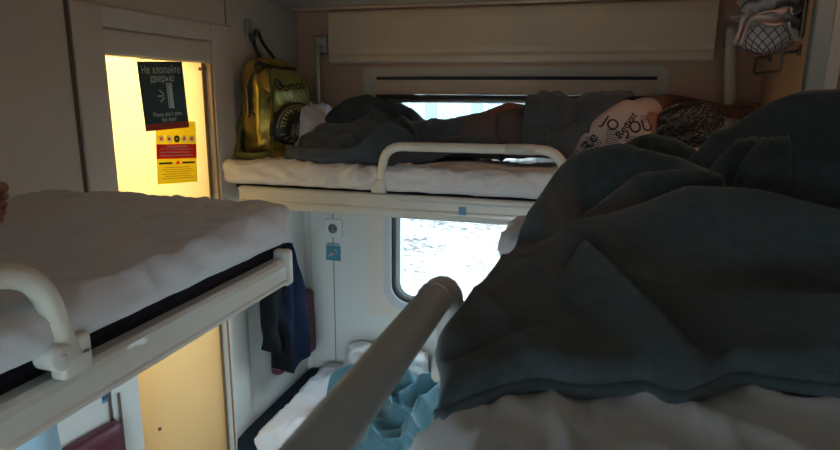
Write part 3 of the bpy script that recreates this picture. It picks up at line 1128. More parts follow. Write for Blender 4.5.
# ---------------------------------------------------------------- sleeper on the side berth
def person_sleeper():
    t = thing('person', 'person asleep on the upper side berth in a newspaper print shirt, back turned', 'person')
    J = [((-0.215, 2.16, 1.625), (.10, .10)),      # 0 pelvis
         ((-0.03, 2.175, 1.625), (.088, .085)),      # 1 waist
         ((0.11, 2.175, 1.635), (.115, .10)),      # 2 chest
         ((0.185, 2.17, 1.635), (.085, .075)),     # 3 upper chest
         ((0.235, 2.165, 1.65), (.05, .05)),       # 4 neck
         ((0.292, 2.175, 1.648), (.080, .073)),    # 5 skull base
         ((0.335, 2.180, 1.652), (.078, .070)),    # 6 crown
         ((0.315, 2.255, 1.655), (.035, .045)),    # 7 face
         ((0.300, 2.278, 1.655), (.014, .012)),    # 8 nose
         ((0.170, 2.19, 1.705), (.052, .05)),      # 9 upper shoulder
         ((0.260, 2.285, 1.735), (.042, .04)),     # 10 upper arm
         ((0.335, 2.315, 1.728), (.036, .034)),    # 11 elbow
         ((0.440, 2.315, 1.715), (.028, .026)),    # 12 wrist
         ((0.492, 2.30, 1.713), (.030, .016)),     # 13 palm
         ((0.165, 2.23, 1.575), (.05, .05)),       # 14 lower shoulder
         ((0.08, 2.33, 1.565), (.038, .036)),      # 15 lower elbow
         ((0.22, 2.345, 1.560), (.028, .026)),     # 16 lower wrist
         ((0.275, 2.33, 1.560), (.028, .018)),     # 17 lower palm
         ((-0.29, 2.18, 1.665), (.085, .08)),      # 18 hip upper
         ((-0.53, 2.12, 1.585), (.058, .052)),     # 19 knee upper
         ((-0.80, 2.08, 1.572), (.045, .042)),     # 20 calf
         ((-0.94, 2.06, 1.562), (.034, .032)),     # 21 ankle
         ((-0.99, 2.12, 1.565), (.036, .024)),     # 22 foot
         ((-0.29, 2.18, 1.585), (.08, .07)),       # 23 hip lower
         ((-0.55, 2.26, 1.575), (.058, .050)),     # 24 knee lower
         ((-0.84, 2.20, 1.555), (.042, .040)),     # 25 calf lower
         ((-0.97, 2.20, 1.550), (.032, .030)),     # 26 ankle lower
         ((-1.01, 2.27, 1.550), (.034, .024))]     # 27 foot lower
    E = [(0, 1), (1, 2), (2, 3), (3, 4), (4, 5), (5, 6), (5, 7), (7, 8), (3, 9), (9, 10), (10, 11), (11, 12), (12, 13), (3, 14), (14, 15),
         (15, 16), (16, 17), (0, 18), (18, 19), (19, 20), (20, 21), (21, 22), (0, 23), (23, 24), (24, 25), (25, 26), (26, 27)]

    def finger(root, pts, r=.0085):
        a = root
        for p in pts:
            J.append((p, (r, r)))
            E.append((a, len(J) - 1))
            a = len(J) - 1
            r *= .92
    for k in range(4):
        z = 1.738 - 0.017 * k
        ln = (1.0, 1.12, 1.05, .85)[k]
        finger(13, [(0.515, 2.298, z), (0.515 + .028 * ln, 2.285, z), (0.515 + .040 * ln, 2.265, z - .002)])
    finger(13, [(0.480, 2.272, 1.735), (0.505, 2.258, 1.745)], .010)
    for k in range(4):
        z = 1.583 - 0.016 * k
        finger(17, [(0.298, 2.33, z), (0.322, 2.322, z), (0.330, 2.305, z)])
    finger(17, [(0.272, 2.305, 1.585), (0.292, 2.295, 1.59)], .010)
    body = skin('body', J, E, SKIN, t, 2)
    # hair: thick dark cap with strands
    c, rad = Vector((0.322, 2.148, 1.652)), Vector((0.108, 0.092, 0.094))
    mbh = MB()
    tt = bmesh.new()
    bmesh.ops.create_icosphere(tt, subdivisions=5, radius=1.0)
    for v in tt.verts:
        n = v.co.normalized()
        q = 1 + 0.10 * noise.noise(n * 3.2) + 0.05 * noise.noise(n * 9)
        v.co = Vector((c.x + n.x * rad.x * q, c.y + n.y * rad.y * q * (1 if n.y < 0.4 else .6), c.z + n.z * rad.z * q))
    mbh.take(tt, HAIR)
    rnd = random.Random(7)
    for k in range(330):
        # strands sweeping from the crown (right) over the back of the head, curly
        th0 = rnd.uniform(-1.3, 1.5)
        ph = rnd.uniform(-0.9, 0.9)
        pts = []
        n0 = rnd.uniform(0, 6)
        L_ = rnd.uniform(.5, 1.2)
        for s in range(14):
            a = th0 + L_ * (s / 13 - .5) * 1.3
            b_ = ph + 0.30 * (s / 13 - .5) + 0.07 * math.sin(s * 1.4 + n0)
            d = Vector((math.cos(b_) * math.sin(a) * .95 - 0.05, -math.cos(b_) * math.cos(a), math.sin(b_) + .12 * math.sin(a)))
            d.normalize()
            q = 1.05 + 0.10 * noise.noise(d * 3.2) + 0.03 * math.sin(s * 1.7 + n0)
            pts.append((c.x + d.x * rad.x * q, c.y + d.y * rad.y * q, c.z + d.z * rad.z * q))
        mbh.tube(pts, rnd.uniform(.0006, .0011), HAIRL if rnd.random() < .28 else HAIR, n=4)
    mbh.build('hair', HAIR, t, norm=False)
    # shirt
    SJ = [((-0.17, 2.165, 1.630), (.108, .112)), ((-0.03, 2.17, 1.628), (.100, .100)), ((0.09, 2.165, 1.640), (.130, .122)), ((0.165, 2.165, 1.645), (.105, .100)), ((0.212, 2.165, 1.648), (.066, .064)),
          ((0.165, 2.19, 1.700), (.066, .062)), ((0.232, 2.262, 1.728), (.056, .054)), ((0.16, 2.24, 1.578), (.062, .060)), ((0.11, 2.30, 1.57), (.055, .05))]
    SE = [(0, 1), (1, 2), (2, 3), (3, 4), (3, 5), (5, 6), (3, 7), (7, 8)]
    shirt = skin('shirt', SJ, SE, SHIRT, t, 3)
    # newspaper print lying on the shirt
    me = shirt.data
    for v in me.vertices:
        v.co += v.normal * 0.005 * noise.noise(v.co * 16)
    bv = BVHTree.FromPolygons([v.co.copy() for v in me.vertices], [tuple(p.vertices) for p in me.polygons])
    mp = MB()
    mp.take(bm_from(me), SHIRT)

    def put(v, f, o, ux, uy, m, dr):
        out = []
        for p in v:
            w = o + ux * p[0] + uy * p[1]
            hit = bv.ray_cast(w - dr * 0.5, dr)
            if hit[0] is None:
                return
            out.append(hit[0] - dr * 0.0015)
        mp.add(out, f, m)
    dr = Vector((0.0, 0.88, -0.47)).normalized()

    def line(s, size, px, py, rot, m=INKK, bold=0.0):
        v, f = text_geo(s, size, bold)
        o = Vector(at(px, py, 2.05))
        c_, s_ = math.cos(rot), math.sin(rot)
        ux = Vector((1, 0, 0)) * c_ + Vector((0, .25, .97)) * s_
        uy = Vector((1, 0, 0)) * -s_ + Vector((0, .25, .97)) * c_
        put(v, f, o, ux, uy, m, dr)
    for s, size, px, py, rot in (('JOU', .052, 640, 122, .35), ('Reuvat', .034, 627, 122, 1.05), ('JO', .050, 611, 122, -.5), ('Re', .05, 590, 140, 1.0)):
        line(s, size, px, py, rot, bold=0.0006)
    rl = random.Random(3)
    for cxp, cyp, rot, nl, wd in ((590, 148, -.25, 11, .050), (612, 142, -.12, 12, .045), (632, 142, .1, 8, .04), (575, 155, -.4, 8, .04), (648, 112, .5, 4, .03)):
        o = Vector(at(cxp, cyp, 2.05))
        c_, s_ = math.cos(rot), math.sin(rot)
        ux = Vector((1, 0, 0)) * c_ + Vector((0, .25, .97)) * s_
        uy = Vector((1, 0, 0)) * -s_ + Vector((0, .25, .97)) * c_
        for k in range(nl):
            y = (nl / 2 - k) * 0.0062
            x = -wd / 2
            while x < wd / 2:
                w_ = rl.uniform(.004, .012)
                put([(x, y, 0), (x + w_, y, 0), (x + w_, y + .0024, 0), (x, y + .0024, 0)], [(0, 1, 2, 3)], o, ux, uy, INKK, dr)
                x += w_ + .002
    new = mp.build('shirt', SHIRT, t, norm=False)
    bpy.data.objects.remove(shirt)
    new.name = 'shirt'
    # trousers
    TJ = [((-0.14, 2.165, 1.628), (.112, .108)), ((-0.235, 2.165, 1.632), (.122, .112)), ((-0.30, 2.135, 1.640), (.090, .086)), ((-0.53, 2.12, 1.587), (.064, .058)), ((-0.78, 2.085, 1.575), (.053, .050)),
          ((-0.30, 2.18, 1.588), (.09, .08)), ((-0.55, 2.26, 1.577), (.064, .056)), ((-0.80, 2.20, 1.562), (.052, .050))]
    TE = [(0, 1), (1, 2), (2, 3), (3, 4), (1, 5), (5, 6), (6, 7)]
    skin('trousers', TJ, TE, TROUS, t, 3, root=1)
    return t


def bm_from(me):
    b_ = bmesh.new()
    b_.from_mesh(me)
    return b_


person_sleeper()

# pillow beneath the head
mb = MB()


def pil(p, n):
    return 0.010 * noise.noise(p * 9) + 0.006 * noise.noise(p * 22)


mb.take(soft_box(0.24, 0.575, 1.95, 2.385, 1.512, 1.600, 0.042, 26, 30, 8, pil))
o = mb.build('pillow', mat('peach pillow cotton', (0.58, 0.44, 0.38), 0.9, bump=0.1, bscale=400))
tag(o, 'flat peach pillow under the head of the sleeper', 'pillow')

# grey blanket over the legs of the sleeper, bunched at the foot end
def side_base(X, Y):
    z = np.full_like(X, 1.512)
    # the covered legs
    for (x0, y0, z0, x1, y1, z1, r) in ((-0.33, 2.14, 1.60, -0.53, 2.12, 1.585, .068), (-0.53, 2.12, 1.58, -0.94, 2.06, 1.565, .062), (-0.33, 2.2, 1.60, -0.55, 2.26, 1.575, .062), (-0.55, 2.26, 1.572, -0.97, 2.2, 1.555, .06)):
        dx, dy = x1 - x0, y1 - y0
        t = np.clip(((X - x0) * dx + (Y - y0) * dy) / (dx * dx + dy * dy), 0, 1)
        d = np.hypot(X - x0 - t * dx, Y - y0 - t * dy)
        zz = z0 + (z1 - z0) * t
        rr = r
        top = np.where(d < rr, zz + np.sqrt(np.maximum(rr * rr - d * d, 0)), 0)
        # skirt falls off softly
        sk = 1.512 + (zz - 1.512) * np.exp(-((d - rr) / 0.05).clip(0) ** 2)
        z = np.maximum(z, np.maximum(top, np.where(d >= rr, sk, 0)))
    return z


front = [(-1.05, 1.90), (-0.90, 1.875), (-0.78, 1.89), (-0.66, 1.91), (-0.55, 1.97), (-0.44, 2.02), (-0.315, 2.05)]
back = [(-1.12, 2.36), (-0.9, 2.37), (-0.7, 2.375), (-0.5, 2.375), (-0.315, 2.375)]
ridges = [
    (R((289, 148, 1.92), (310, 150, 1.90), (335, 151, 1.89), (356, 146, 1.90), (372, 134, 1.93), (383, 124, 1.97), (396, 125, 1.99), (412, 137, 1.97)), .026, 1.5),
    (R((300, 138, 2.05), (318, 134, 2.02), (335, 138, 2.00), (352, 136, 2.0)), .018, 1.5),
    (R((325, 130, 2.15), (331, 115, 2.20), (340, 107, 2.22), (352, 100, 2.23), (366, 97, 2.24), (381, 102, 2.24), (400, 106, 2.22), (413, 112, 2.20), (419, 122, 2.16)), .050, 1.2),
    (R((325, 126, 2.08), (345, 128, 2.06), (360, 118, 2.08), (371, 107, 2.12), (380, 114, 2.10), (396, 114, 2.06)), .020, 1.5),
    (R((345, 118, 2.15), (358, 112, 2.17), (372, 104, 2.19)), .02, 1.2),
    (R((402, 118, 2.1), (412, 128, 2.03), (418, 138, 1.99)), .022, 1.2),
    (R((425, 127, 2.2), (445, 126, 2.2), (460, 131, 2.15), (480, 128, 2.15), (505, 122, 2.15)), .03, 1.2),
    (R((430, 140, 2.05), (455, 142, 2.03), (480, 140, 2.06)), .025, 1.0),
]
o = drape('blanket', FLEECE2, None, front, back, side_base, ridges, 170, 100, th=0.007, rough=0.005, nscale=13, edge=0.04, seed=5.0, k=150, fine=0.001, folds=(0.012, 0.11, 0.9),
          valleys=[(R((300, 146, 1.95), (330, 147, 1.94), (352, 141, 1.95), (366, 130, 1.98)), .014, .03), (R((340, 124, 2.1), (352, 126, 2.08), (364, 116, 2.1)), .012, .03), (R((384, 112, 2.14), (392, 118, 2.08), (402, 124, 2.04)), .012, .03)])
tag(o, 'slate grey fleece blanket bunched beside the backpack over the sleeper legs', 'blanket', 'grey fleece blankets')


# second fold of blanket wrapped over the waist
def waist_base(X, Y):
    d = Y - 2.165
    r = 0.128 - 0.026 * np.exp(-((X + 0.050) / 0.030) ** 2) - 0.012 * np.exp(-((X + 0.20) / 0.03) ** 2)
    zc = 1.632
    z = np.where(np.abs(d) < r, zc + np.sqrt(np.maximum(r * r - d * d, 0)), zc)
    dd = np.clip((np.abs(d) - r) / 0.05, 0, 4)
    z = np.where(np.abs(d) >= r * .98, 1.515 + (zc - 1.515) * np.exp(-dd ** 2), z)
    fall = np.clip((X - 0.03) / 0.14, 0, 1)
    return z - 0.0 * fall


front = [(-0.215, 2.01), (-0.15, 1.985), (-0.09, 1.985), (-0.02, 2.028), (0.05, 2.062), (0.14, 2.13)]
back = [(-0.215, 2.33), (-0.15, 2.36), (-0.08, 2.365), (0.0, 2.36), (0.06, 2.35), (0.10, 2.33), (0.16, 2.29)]
ridges = [
    (R((541, 140, 2.03), (538, 120, 2.08), (542, 108, 2.12), (552, 105, 2.14)), .018, 1.2),
    (R((556, 152, 2.0), (572, 135, 2.02), (590, 118, 2.06), (612, 105, 2.11), (632, 98, 2.15)), .024, 1.2),
    (R((575, 105, 2.15), (590, 100, 2.18), (610, 97, 2.2), (636, 97, 2.2)), .035, 1.2),
    (R((545, 150, 1.98), (560, 140, 2.0), (575, 125, 2.05)), .02, 1.0),
]
o = drape('throw', FLEECE2, None, front, back, waist_base, ridges, 110, 80, th=0.006, rough=0.003, nscale=14, edge=0.05, seed=8.0, k=150, folds=(0.014, 0.06, 0.6))
tag(o, 'slate grey fleece throw wrapped over the waist of the sleeper', 'blanket', 'grey fleece blankets')

# ---------------------------------------------------------------- white cloth by the backpack
mb = MB()


def crum(p, n):
    return 0.016 * (1 - 2 * abs(noise.noise(p * 13))) + 0.008 * noise.noise(p * 30)


tt = soft_box(-1.10, -0.965, 2.06, 2.34, 1.515, 1.715, 0.055, 26, 34, 26, crum)
for v in tt.verts:
    k = (v.co.z - 1.515) / 0.215
    v.co.x = -1.10 + (v.co.x + 1.10) * (1.15 - 0.75 * k)
mb.take(tt)
o = mb.build('pillow', SHEETP)
tag(o, 'crumpled white pillow squeezed between the backpack and the grey blanket', 'pillow')


# ---------------------------------------------------------------- backpack
def backpack():
    t = thing('backpack', 'shiny gold backpack with a toothy pocket hanging on the end wall', 'backpack')
    x0, x1, y0, y1, z0, z1 = -1.235, -1.095, 1.965, 2.20, 1.520, 1.875

    def outline(k, n=40):
        """cross-section at height fraction k: (x,y) superellipse"""
        wid = 1.0 if k < 0.72 else math.sqrt(max(0.0, 1 - ((k - 0.72) / 0.285) ** 2 * 0.80))
        dep = (0.84 + 0.16 * math.sin(PI * (k * 0.9 + .1))) * (1 - (0.55 * ((k - .66) / .34) ** 2.0 if k > .66 else 0))
        cy, hy = (y0 + y1) / 2, (y1 - y0) / 2 * wid
        out = []
        for i in range(n):
            a = 2 * PI * i / n
            c, s = math.cos(a), math.sin(a)
            e = 0.55
            sx = math.copysign(abs(c) ** e, c)
            sy = math.copysign(abs(s) ** e, s)
            out.append((x0 + (x1 - x0) * dep * (sx + 1) / 2, cy + hy * sy))
        return out
    n, m = 40, 34
    mb = MB()
    vs = []
    for j in range(m + 1):
        k = j / m
        for i, (x, y) in enumerate(outline(k, n)):
            p = Vector((x, y, z0 + (z1 - z0) * k))
            f = 0.009 * noise.noise(Vector((p.x * 11, p.y * 11, p.z * 7))) + 0.006 * (1 - 2 * abs(noise.noise(p * 17)))
            vs.append((p.x + (f if x > x0 + .03 else 0), p.y + f * (1 if y > 2.08 else -1) - (0.010 * math.sin(PI * k) if y < 2.0 else 0), p.z))
    fs = [(j * n + i, j * n + (i + 1) % n, (j + 1) * n + (i + 1) % n, (j + 1) * n + i) for j in range(m) for i in range(n)]
    fs += [tuple(range(n))[::-1], tuple(m * n + i for i in range(n))]
    mb.add(vs, fs, GOLD, True)
    body = mb.build('body', GOLD, t)
    bv = BVHTree.FromPolygons([v.co.copy() for v in body.data.vertices], [tuple(p.vertices) for p in body.data.polygons])

    def onf(y, z, off=0.002):
        h = bv.ray_cast(Vector((-0.8, y, z)), Vector((-1, 0, 0)))
        return Vector((h[0].x + off if h[0] else x1, y, z))
    # front panel (olive) as a shell patch
    mb = MB()
    N = 20
    vs = []
    for j in range(N + 1):
        z = z0 + 0.165 + 0.165 * j / N
        hw = 0.088 * math.sqrt(max(0.02, 1 - max(0, (j / N - .55) / .47) ** 2))
        for i in range(N + 1):
            y = 2.088 + hw * (2 * i / N - 1)
            vs.append(onf(y, z, 0.0035))
    mb.add(vs, [(j * (N + 1) + i, j * (N + 1) + i + 1, (j + 1) * (N + 1) + i + 1, (j + 1) * (N + 1) + i) for j in range(N) for i in range(N)], OLIVE, True)
    v, f = text_geo('Pomod', 0.046, 0.0009)
    mb.add([onf(2.088 + p[0] * 1.0, z0 + 0.256 + p[1] + p[0] * .12, 0.0055) for p in v], f, INKK)
    for r_, q in ((0.019, INKK), (0.014, OLIVE), (0.006, INKK)):
        mb.add([onf(2.030 + r_ * math.cos(2 * PI * j / 16), z0 + 0.262 + r_ * math.sin(2 * PI * j / 16), 0.0058 + (0.02 - r_) * .03) for j in range(16)], [tuple(range(16))], q)
    rnd = random.Random(5)
    for j in range(26):
        y = rnd.uniform(2.05, 2.15)
        z = rnd.uniform(z0 + .195, z0 + .225)
        l = rnd.uniform(.01, .03)
        s = rnd.uniform(-.5, .5)
        mb.add([onf(y, z, .0055), onf(y + .002, z, .0055), onf(y + l * s + .002, z + l, .0055), onf(y + l * s, z + l, .0055)], [(0, 1, 2, 3)], SILVER)
    mb.build('front_panel', OLIVE, t, norm=False)
    # pocket: dark bulging mouth
    mb = MB()
    pc = (2.090, z0 + 0.112)

    def pk(a, r):
        yy = pc[0] + 0.104 * r * math.cos(a)
        zz = pc[1] + (0.084 if math.sin(a) > 0 else 0.062) * r * (math.sin(a) if math.sin(a) > 0 else math.copysign(abs(math.sin(a)) ** .6, math.sin(a)))
        p = onf(yy, zz, 0.0)
        p.x += 0.004 + 0.034 * math.sqrt(max(0, 1 - r ** 4))
        return p
    A, B = 48, 10
    vs = [pk(2 * PI * i / A, j / B) for j in range(B + 1) for i in range(A)]
    mb.add(vs, [(j * A + i, j * A + (i + 1) % A, (j + 1) * A + (i + 1) % A, (j + 1) * A + i) for j in range(B) for i in range(A)], mat('black glossy pocket', (0.02, 0.022, 0.018), 0.3))
    for f_ in mb.bm.faces:
        f_.smooth = True
    for i in range(16):
        a = PI * (i + .5) / 16
        for sg in (1, -1):
            if sg < 0 and i % 2:
                continue
            b0, b1, tip = pk(sg * (a - .085), .86), pk(sg * (a + .085), .86), pk(sg * a + rnd.uniform(-.05, .05), .86 - rnd.uniform(.12, .26))
            mb.add([q + Vector((.0022, 0, 0)) for q in (b0, b1, tip)], [(0, 1, 2)], TEETH)
    for j in range(34):
        a = rnd.uniform(PI * 1.05, PI * 1.95)
        r_ = rnd.uniform(.1, .7)
        q = pk(a, r_)
        mb.add([q + Vector((.003, 0, 0)), q + Vector((.003, .0025, 0)), q + Vector((.003, .008, .020)), q + Vector((.003, .005, .020))], [(0, 1, 2, 3)], SILVER)
    poc = mb.build('front_pocket', GOLD, t, norm=False)
    mb = MB()
    mb.tube([pk(2 * PI * i / 40, .99) + Vector((.003, 0, 0)) for i in range(40)], 0.0055, closed=True, n=8)
    mb.build('pocket_piping', ZIP, poc)
    mb = MB()
    mb.tube([pk(PI * (i / 24) * 1.0, .93) + Vector((.005, 0, 0)) for i in range(25)], 0.0022, n=6)
    mb.build('pocket_zip', TEETH, poc)
    # main zip: over the top and down the near side
    zz = []
    for a, k in ((.30, .45), (.28, .55), (.28, .66), (.30, .76), (.36, .86), (.46, .93)):
        x = x0 + (x1 - x0) * (a + .28)
        h = bv.ray_cast(Vector((x, 1.80, z0 + (z1 - z0) * k)), Vector((0, 1, 0)))
        zz.append(h[0] + Vector((0, -.002, 0)) if h[0] else Vector((x, y0, z0 + (z1 - z0) * k)))
    for y in (2.03, 2.08, 2.13, 2.16):
        h = bv.ray_cast(Vector((x0 + .09, y, 2.2)), Vector((0, 0, -1)))
        zz.append(h[0] + Vector((0, 0, .002)))
    mb = MB()
    S = [tuple(p) for p in spline([tuple(p) for p in zz], 40)]
    mb.tube(S, 0.0075, ZIP, n=8)
    z_ = mb.build('main_zip', ZIP, t)
    mb = MB()
    q = Vector(S[10])
    mb.box(q.x - .004, q.x + .004, q.y - .014, q.y - .006, q.z - .11, q.z, ZIP, .002)
    mb.box(q.x - .0015, q.x + .0015, q.y - .0155, q.y - .013, q.z - .105, q.z - .01, mat('pink zip thread', (.45, .2, .18), .7))
    mb.build('zip_pull', ZIP, z_)
    # seam piping along the front edge
    mb = MB()
    ed = []
    for k in np.linspace(.03, .9, 22):
        h = bv.ray_cast(Vector((-0.8, 1.80, z0 + (z1 - z0) * k)), Vector((-.62, .40, 0)).normalized())
        if h[0]:
            ed.append(h[0])
    if len(ed) > 4:
        mb.tube(ed, 0.003, n=6)
        mb.build('edge_piping', OLIVED, t)
    else:
        mb.bm.free()
    # top loop over the hook, drooping shoulder strap at the foot
    hk = wl(0.335, 0.03, 1.972)
    mb = MB()
    mb.tube([tuple(p) for p in spline([(-1.20, 2.045, 1.865), (hk.x - .004, hk.y - .012, 1.93), (hk.x, hk.y, 1.974), (hk.x + .012, hk.y + .015, 1.93), (-1.195, 2.115, 1.866)], 30)], 0.0065, n=8)
    mb.build('hanging_loop', ZIP, t)
    mb = MB()
    sp = spline([(-1.225, 2.00, 1.72), (-1.235, 1.955, 1.62), (-1.215, 1.930, 1.545), (-1.16, 1.925, 1.532), (-1.11, 1.945, 1.536), (-1.10, 1.975, 1.545)], 34)
    mb.tube([tuple(p) for p in sp], [0.010 + .006 * math.sin(PI * i / 33) for i in range(34)], n=10)
    mb.build('shoulder_strap', OLIVED, t)
    c = Vector((-1.165, 2.075, z0))
    t.matrix_world = Matrix.Translation(c) @ Matrix.Rotation(math.radians(-18), 4, 'Z') @ Matrix.Scale(1.05, 4) @ Matrix.Translation(-c)
    return t


backpack()


# wall hooks
def coat_hook(label, u, z, group='wall hooks'):
    t = thing('wall_hook', label, 'hook', group)
    mb = MB()
    mb.box(u - .018, u + .018, 0.0005, 0.006, z - 0.03, z + 0.05, None, 0.003)
    mb.build('plate', STEEL, t)
    mb = MB()
    mb.tube(arc_path([(u, 0.005, z - 0.005), (u, 0.030, z - 0.028), (u, 0.045, z + 0.015)], 0.018), 0.005, n=10)
    mb.build('prong', DSTEEL, t)
    t.matrix_world = WMAT
    return t


coat_hook('steel hook on the end wall holding the gold backpack', 0.335, 1.985)


# folding berth stays on both sides of the window
def stay(label, x, y, z0, z1, r, off):
    t = thing('support_pole', label, 'pole', 'slim berth support poles')
    mb = MB()
    mb.tube([(x + off, y, z0), (x, y, z1)], r, n=14)
    mb.build('pole', TUBE, t)
    mb = MB()
    mb.box(x - 0.010, x + 0.035, y + 0.010, 2.399, z1 - 0.055, z1 + 0.015, None, 0.003)
    mb.box(x - 0.015, x + 0.018, y - 0.012, y + 0.012, z1 - 0.02, z1 + 0.012, None, 0.003)
    mb.lathe([(0.006, 0), (0.006, 0.006)], (x + 0.026, y + 0.012, z1 - 0.03), (0, -1, 0), DSTEEL, n=10)
    mb.mats = [STEEL, DSTEEL]
    mb.build('pole_bracket', STEEL, t)
    return t


stay('slim white pole behind the gold backpack beside the window panel', -1.112, 2.35, 1.51, 1.985, 0.009, -0.01)
stay('pale pole at the head end of the side berth below the net bag', 0.452, 2.32, 1.60, 1.99, 0.019, 0.03)

# ---------------------------------------------------------------- socket and sticker on the window wall
so = thing('wall_socket', 'white round power socket below the side berth beside the window', 'socket')
sc = at(334, 228, 2.4)
mb = MB()
mb.box(sc[0] - .043, sc[0] + .043, 2.386, 2.3995, sc[2] - .043, sc[2] + .043, None, 0.006)
mb.build('cover_plate', SOCKW, so)
mb = MB()
mb.lathe([(0.031, -0.001), (0.031, 0.004), (0.026, 0.0048), (0.0235, 0.0015), (0.001, 0.0015)], (sc[0], 2.386, sc[2]), (0, -1, 0), SOCKW)
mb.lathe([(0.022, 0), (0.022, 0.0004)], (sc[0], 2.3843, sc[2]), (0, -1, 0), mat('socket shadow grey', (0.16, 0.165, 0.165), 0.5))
for dx in (-.010, .010):
    mb.lathe([(0.0035, 0), (0.0035, 0.0008)], (sc[0] + dx, 2.3838, sc[2]), (0, -1, 0), RUBBER, n=10)
mb.build('socket_insert', SOCKW, so)
sc2 = at(333.5, 252, 2.4)
mb = MB()
mb.box(sc2[0] - .036, sc2[0] + .036, 2.3975, 2.3995, sc2[2] - .040, sc2[2] + .030, TEALST)
mb.box(sc2[0] - .036, sc2[0] + .036, 2.3975, 2.3995, sc2[2] + .034, sc2[2] + .044, FRAMEG)
# plug pictogram with cord
th = math.radians(35)


def rp(x, z):
    return (sc2[0] + x * math.cos(th) - z * math.sin(th), 2.3970, sc2[2] - .004 + x * math.sin(th) + z * math.cos(th))


mb.add([rp(.012 * math.cos(a), .012 * math.sin(a)) for a in np.linspace(0, 2 * PI, 14, endpoint=False)], [tuple(range(14))], INKW)
mb.add([rp(-.002, -.012), rp(.010, -.012), rp(.010, .012), rp(-.002, .012)], [(0, 1, 2, 3)], INKW)
for z in (-.007, .005):
    mb.add([rp(.009, z), rp(.020, z), rp(.020, z + .0035), rp(.009, z + .0035)], [(0, 1, 2, 3)], INKW)
mb.add([rp(-.032, -.002), rp(-.010, -.002), rp(-.010, .002), rp(-.032, .002)], [(0, 1, 2, 3)], INKW)
put_row = [(-.028 + .004 * k) for k in range(13)]
for k in put_row:
    mb.box(sc2[0] + k, sc2[0] + k + .003, 2.3972, 2.3976, sc2[2] + .037, sc2[2] + .041, INKK)
o = mb.build('socket_sticker', TEALST, norm=False)
tag(o, 'teal sticker with a white plug pictogram under the socket', 'sticker')

# ---------------------------------------------------------------- maroon backrests on the end wall
def backrest(label, u0, u1, z0, z1):
    mb = MB()
    t = soft_box(u0, u1, 0.001, 0.055, z0, z1, 0.022, 16, 4, 20, lambda p, n: 0.004 * noise.noise(p * 7))
    mb.take(t)
    o = on_wall(mb.build('wall_cushion', MAROON))
    return tag(o, label, 'backrest', 'maroon padded backrests')


backrest('maroon padded backrest behind the hanging dark clothes', -0.0, 0.31, 0.565, 0.875)
backrest('maroon padded backrest under the left upper berth beside the door', 1.09, 1.60, 0.42, 0.79)

# small sign under the left berth
mb = MB()
mb.box(1.086, 1.117, 0.0005, 0.002, 0.845, 0.880, BLUEST)
for k in range(3):
    mb.box(1.090 + .009 * k, 1.096 + .009 * k, 0.0021, 0.0026, 0.855, 0.866, INKK)
o = on_wall(mb.build('seat_number_sticker', BLUEST))
tag(o, 'tiny blue seat sticker on the wall under the left berth', 'sticker')


# ---------------------------------------------------------------- hanging clothes
def hanging(name, m, u0, u1, n0, z0, z1, folds, seed, label, cat, group=None, bottom=None, m2=None):
    mb = MB()
    NU, NZ = 70, 60
    F_, B_ = [], []
    for j in range(NZ + 1):
        v = j / NZ
        for i in range(NU + 1):
            s = i / NU
            taper = 0.28 + 0.72 * min(1, v * 2.0)
            u = (u0 + u1) / 2 + (u1 - u0) * (s - .5) * taper
            zb = z0 + (bottom(s) if bottom else 0)
            z = z1 + (zb - z1) * v
            w = n0 + 0.022 * (0.35 + 0.65 * v) * math.sin(folds * s * 2 * PI + 2.2 * noise.noise(Vector((s * 3, v * 2, seed)))) + 0.012 * noise.noise(Vector((s * 6, v * 6, seed)))
            e = math.sqrt(max(0, 1 - (2 * s - 1) ** 4))
            F_.append(Vector((u, w + .014 * e + .004, z)))
            B_.append(Vector((u, max(.058, w - .016 * e), z)))
    n = len(F_)
    fs = []
    W = NU + 1
    for j in range(NZ):
        for i in range(NU):
            a, b_, c, d = j * W + i, j * W + i + 1, (j + 1) * W + i + 1, (j + 1) * W + i
            fs += [(a, b_, c, d), (n + a, n + d, n + c, n + b_)]
    for j in range(NZ):
        for i in (0, NU):
            a, b_ = j * W + i, (j + 1) * W + i
            fs.append((a, b_, n + b_, n + a) if i == 0 else (a, n + a, n + b_, b_))
    for i in range(NU):
        for j in (0, NZ):
            a, b_ = j * W + i, j * W + i + 1
            fs.append((a, n + a, n + b_, b_) if j == 0 else (a, b_, n + b_, n + a))
    mb.add(F_ + B_, fs, m, True)
    if m2:
        mb.slot(m2)
        mb.bm.faces.ensure_lookup_table()
        for f in mb.bm.faces:
            c = f.calc_center_median()
            if c.x > (u0 + u1) / 2 + 0.02 * math.sin(c.z * 9):
                f.material_index = 1
    o = on_wall(mb.build(name, m))
    return tag(o, label, cat, group)


hanging('jacket', NAVY, 0.175, 0.475, 0.105, 0.580, 1.165, 2.6, 3.0, 'navy and black jersey jacket hanging under the side berth corner', 'jacket',
        bottom=lambda s: 0.10 * abs(s - .35) * 2 - .0 + (.06 if s > .72 else 0), m2=BLACKF)
coat_hook('steel hook under the side berth holding the navy jacket', 0.325, 1.175)

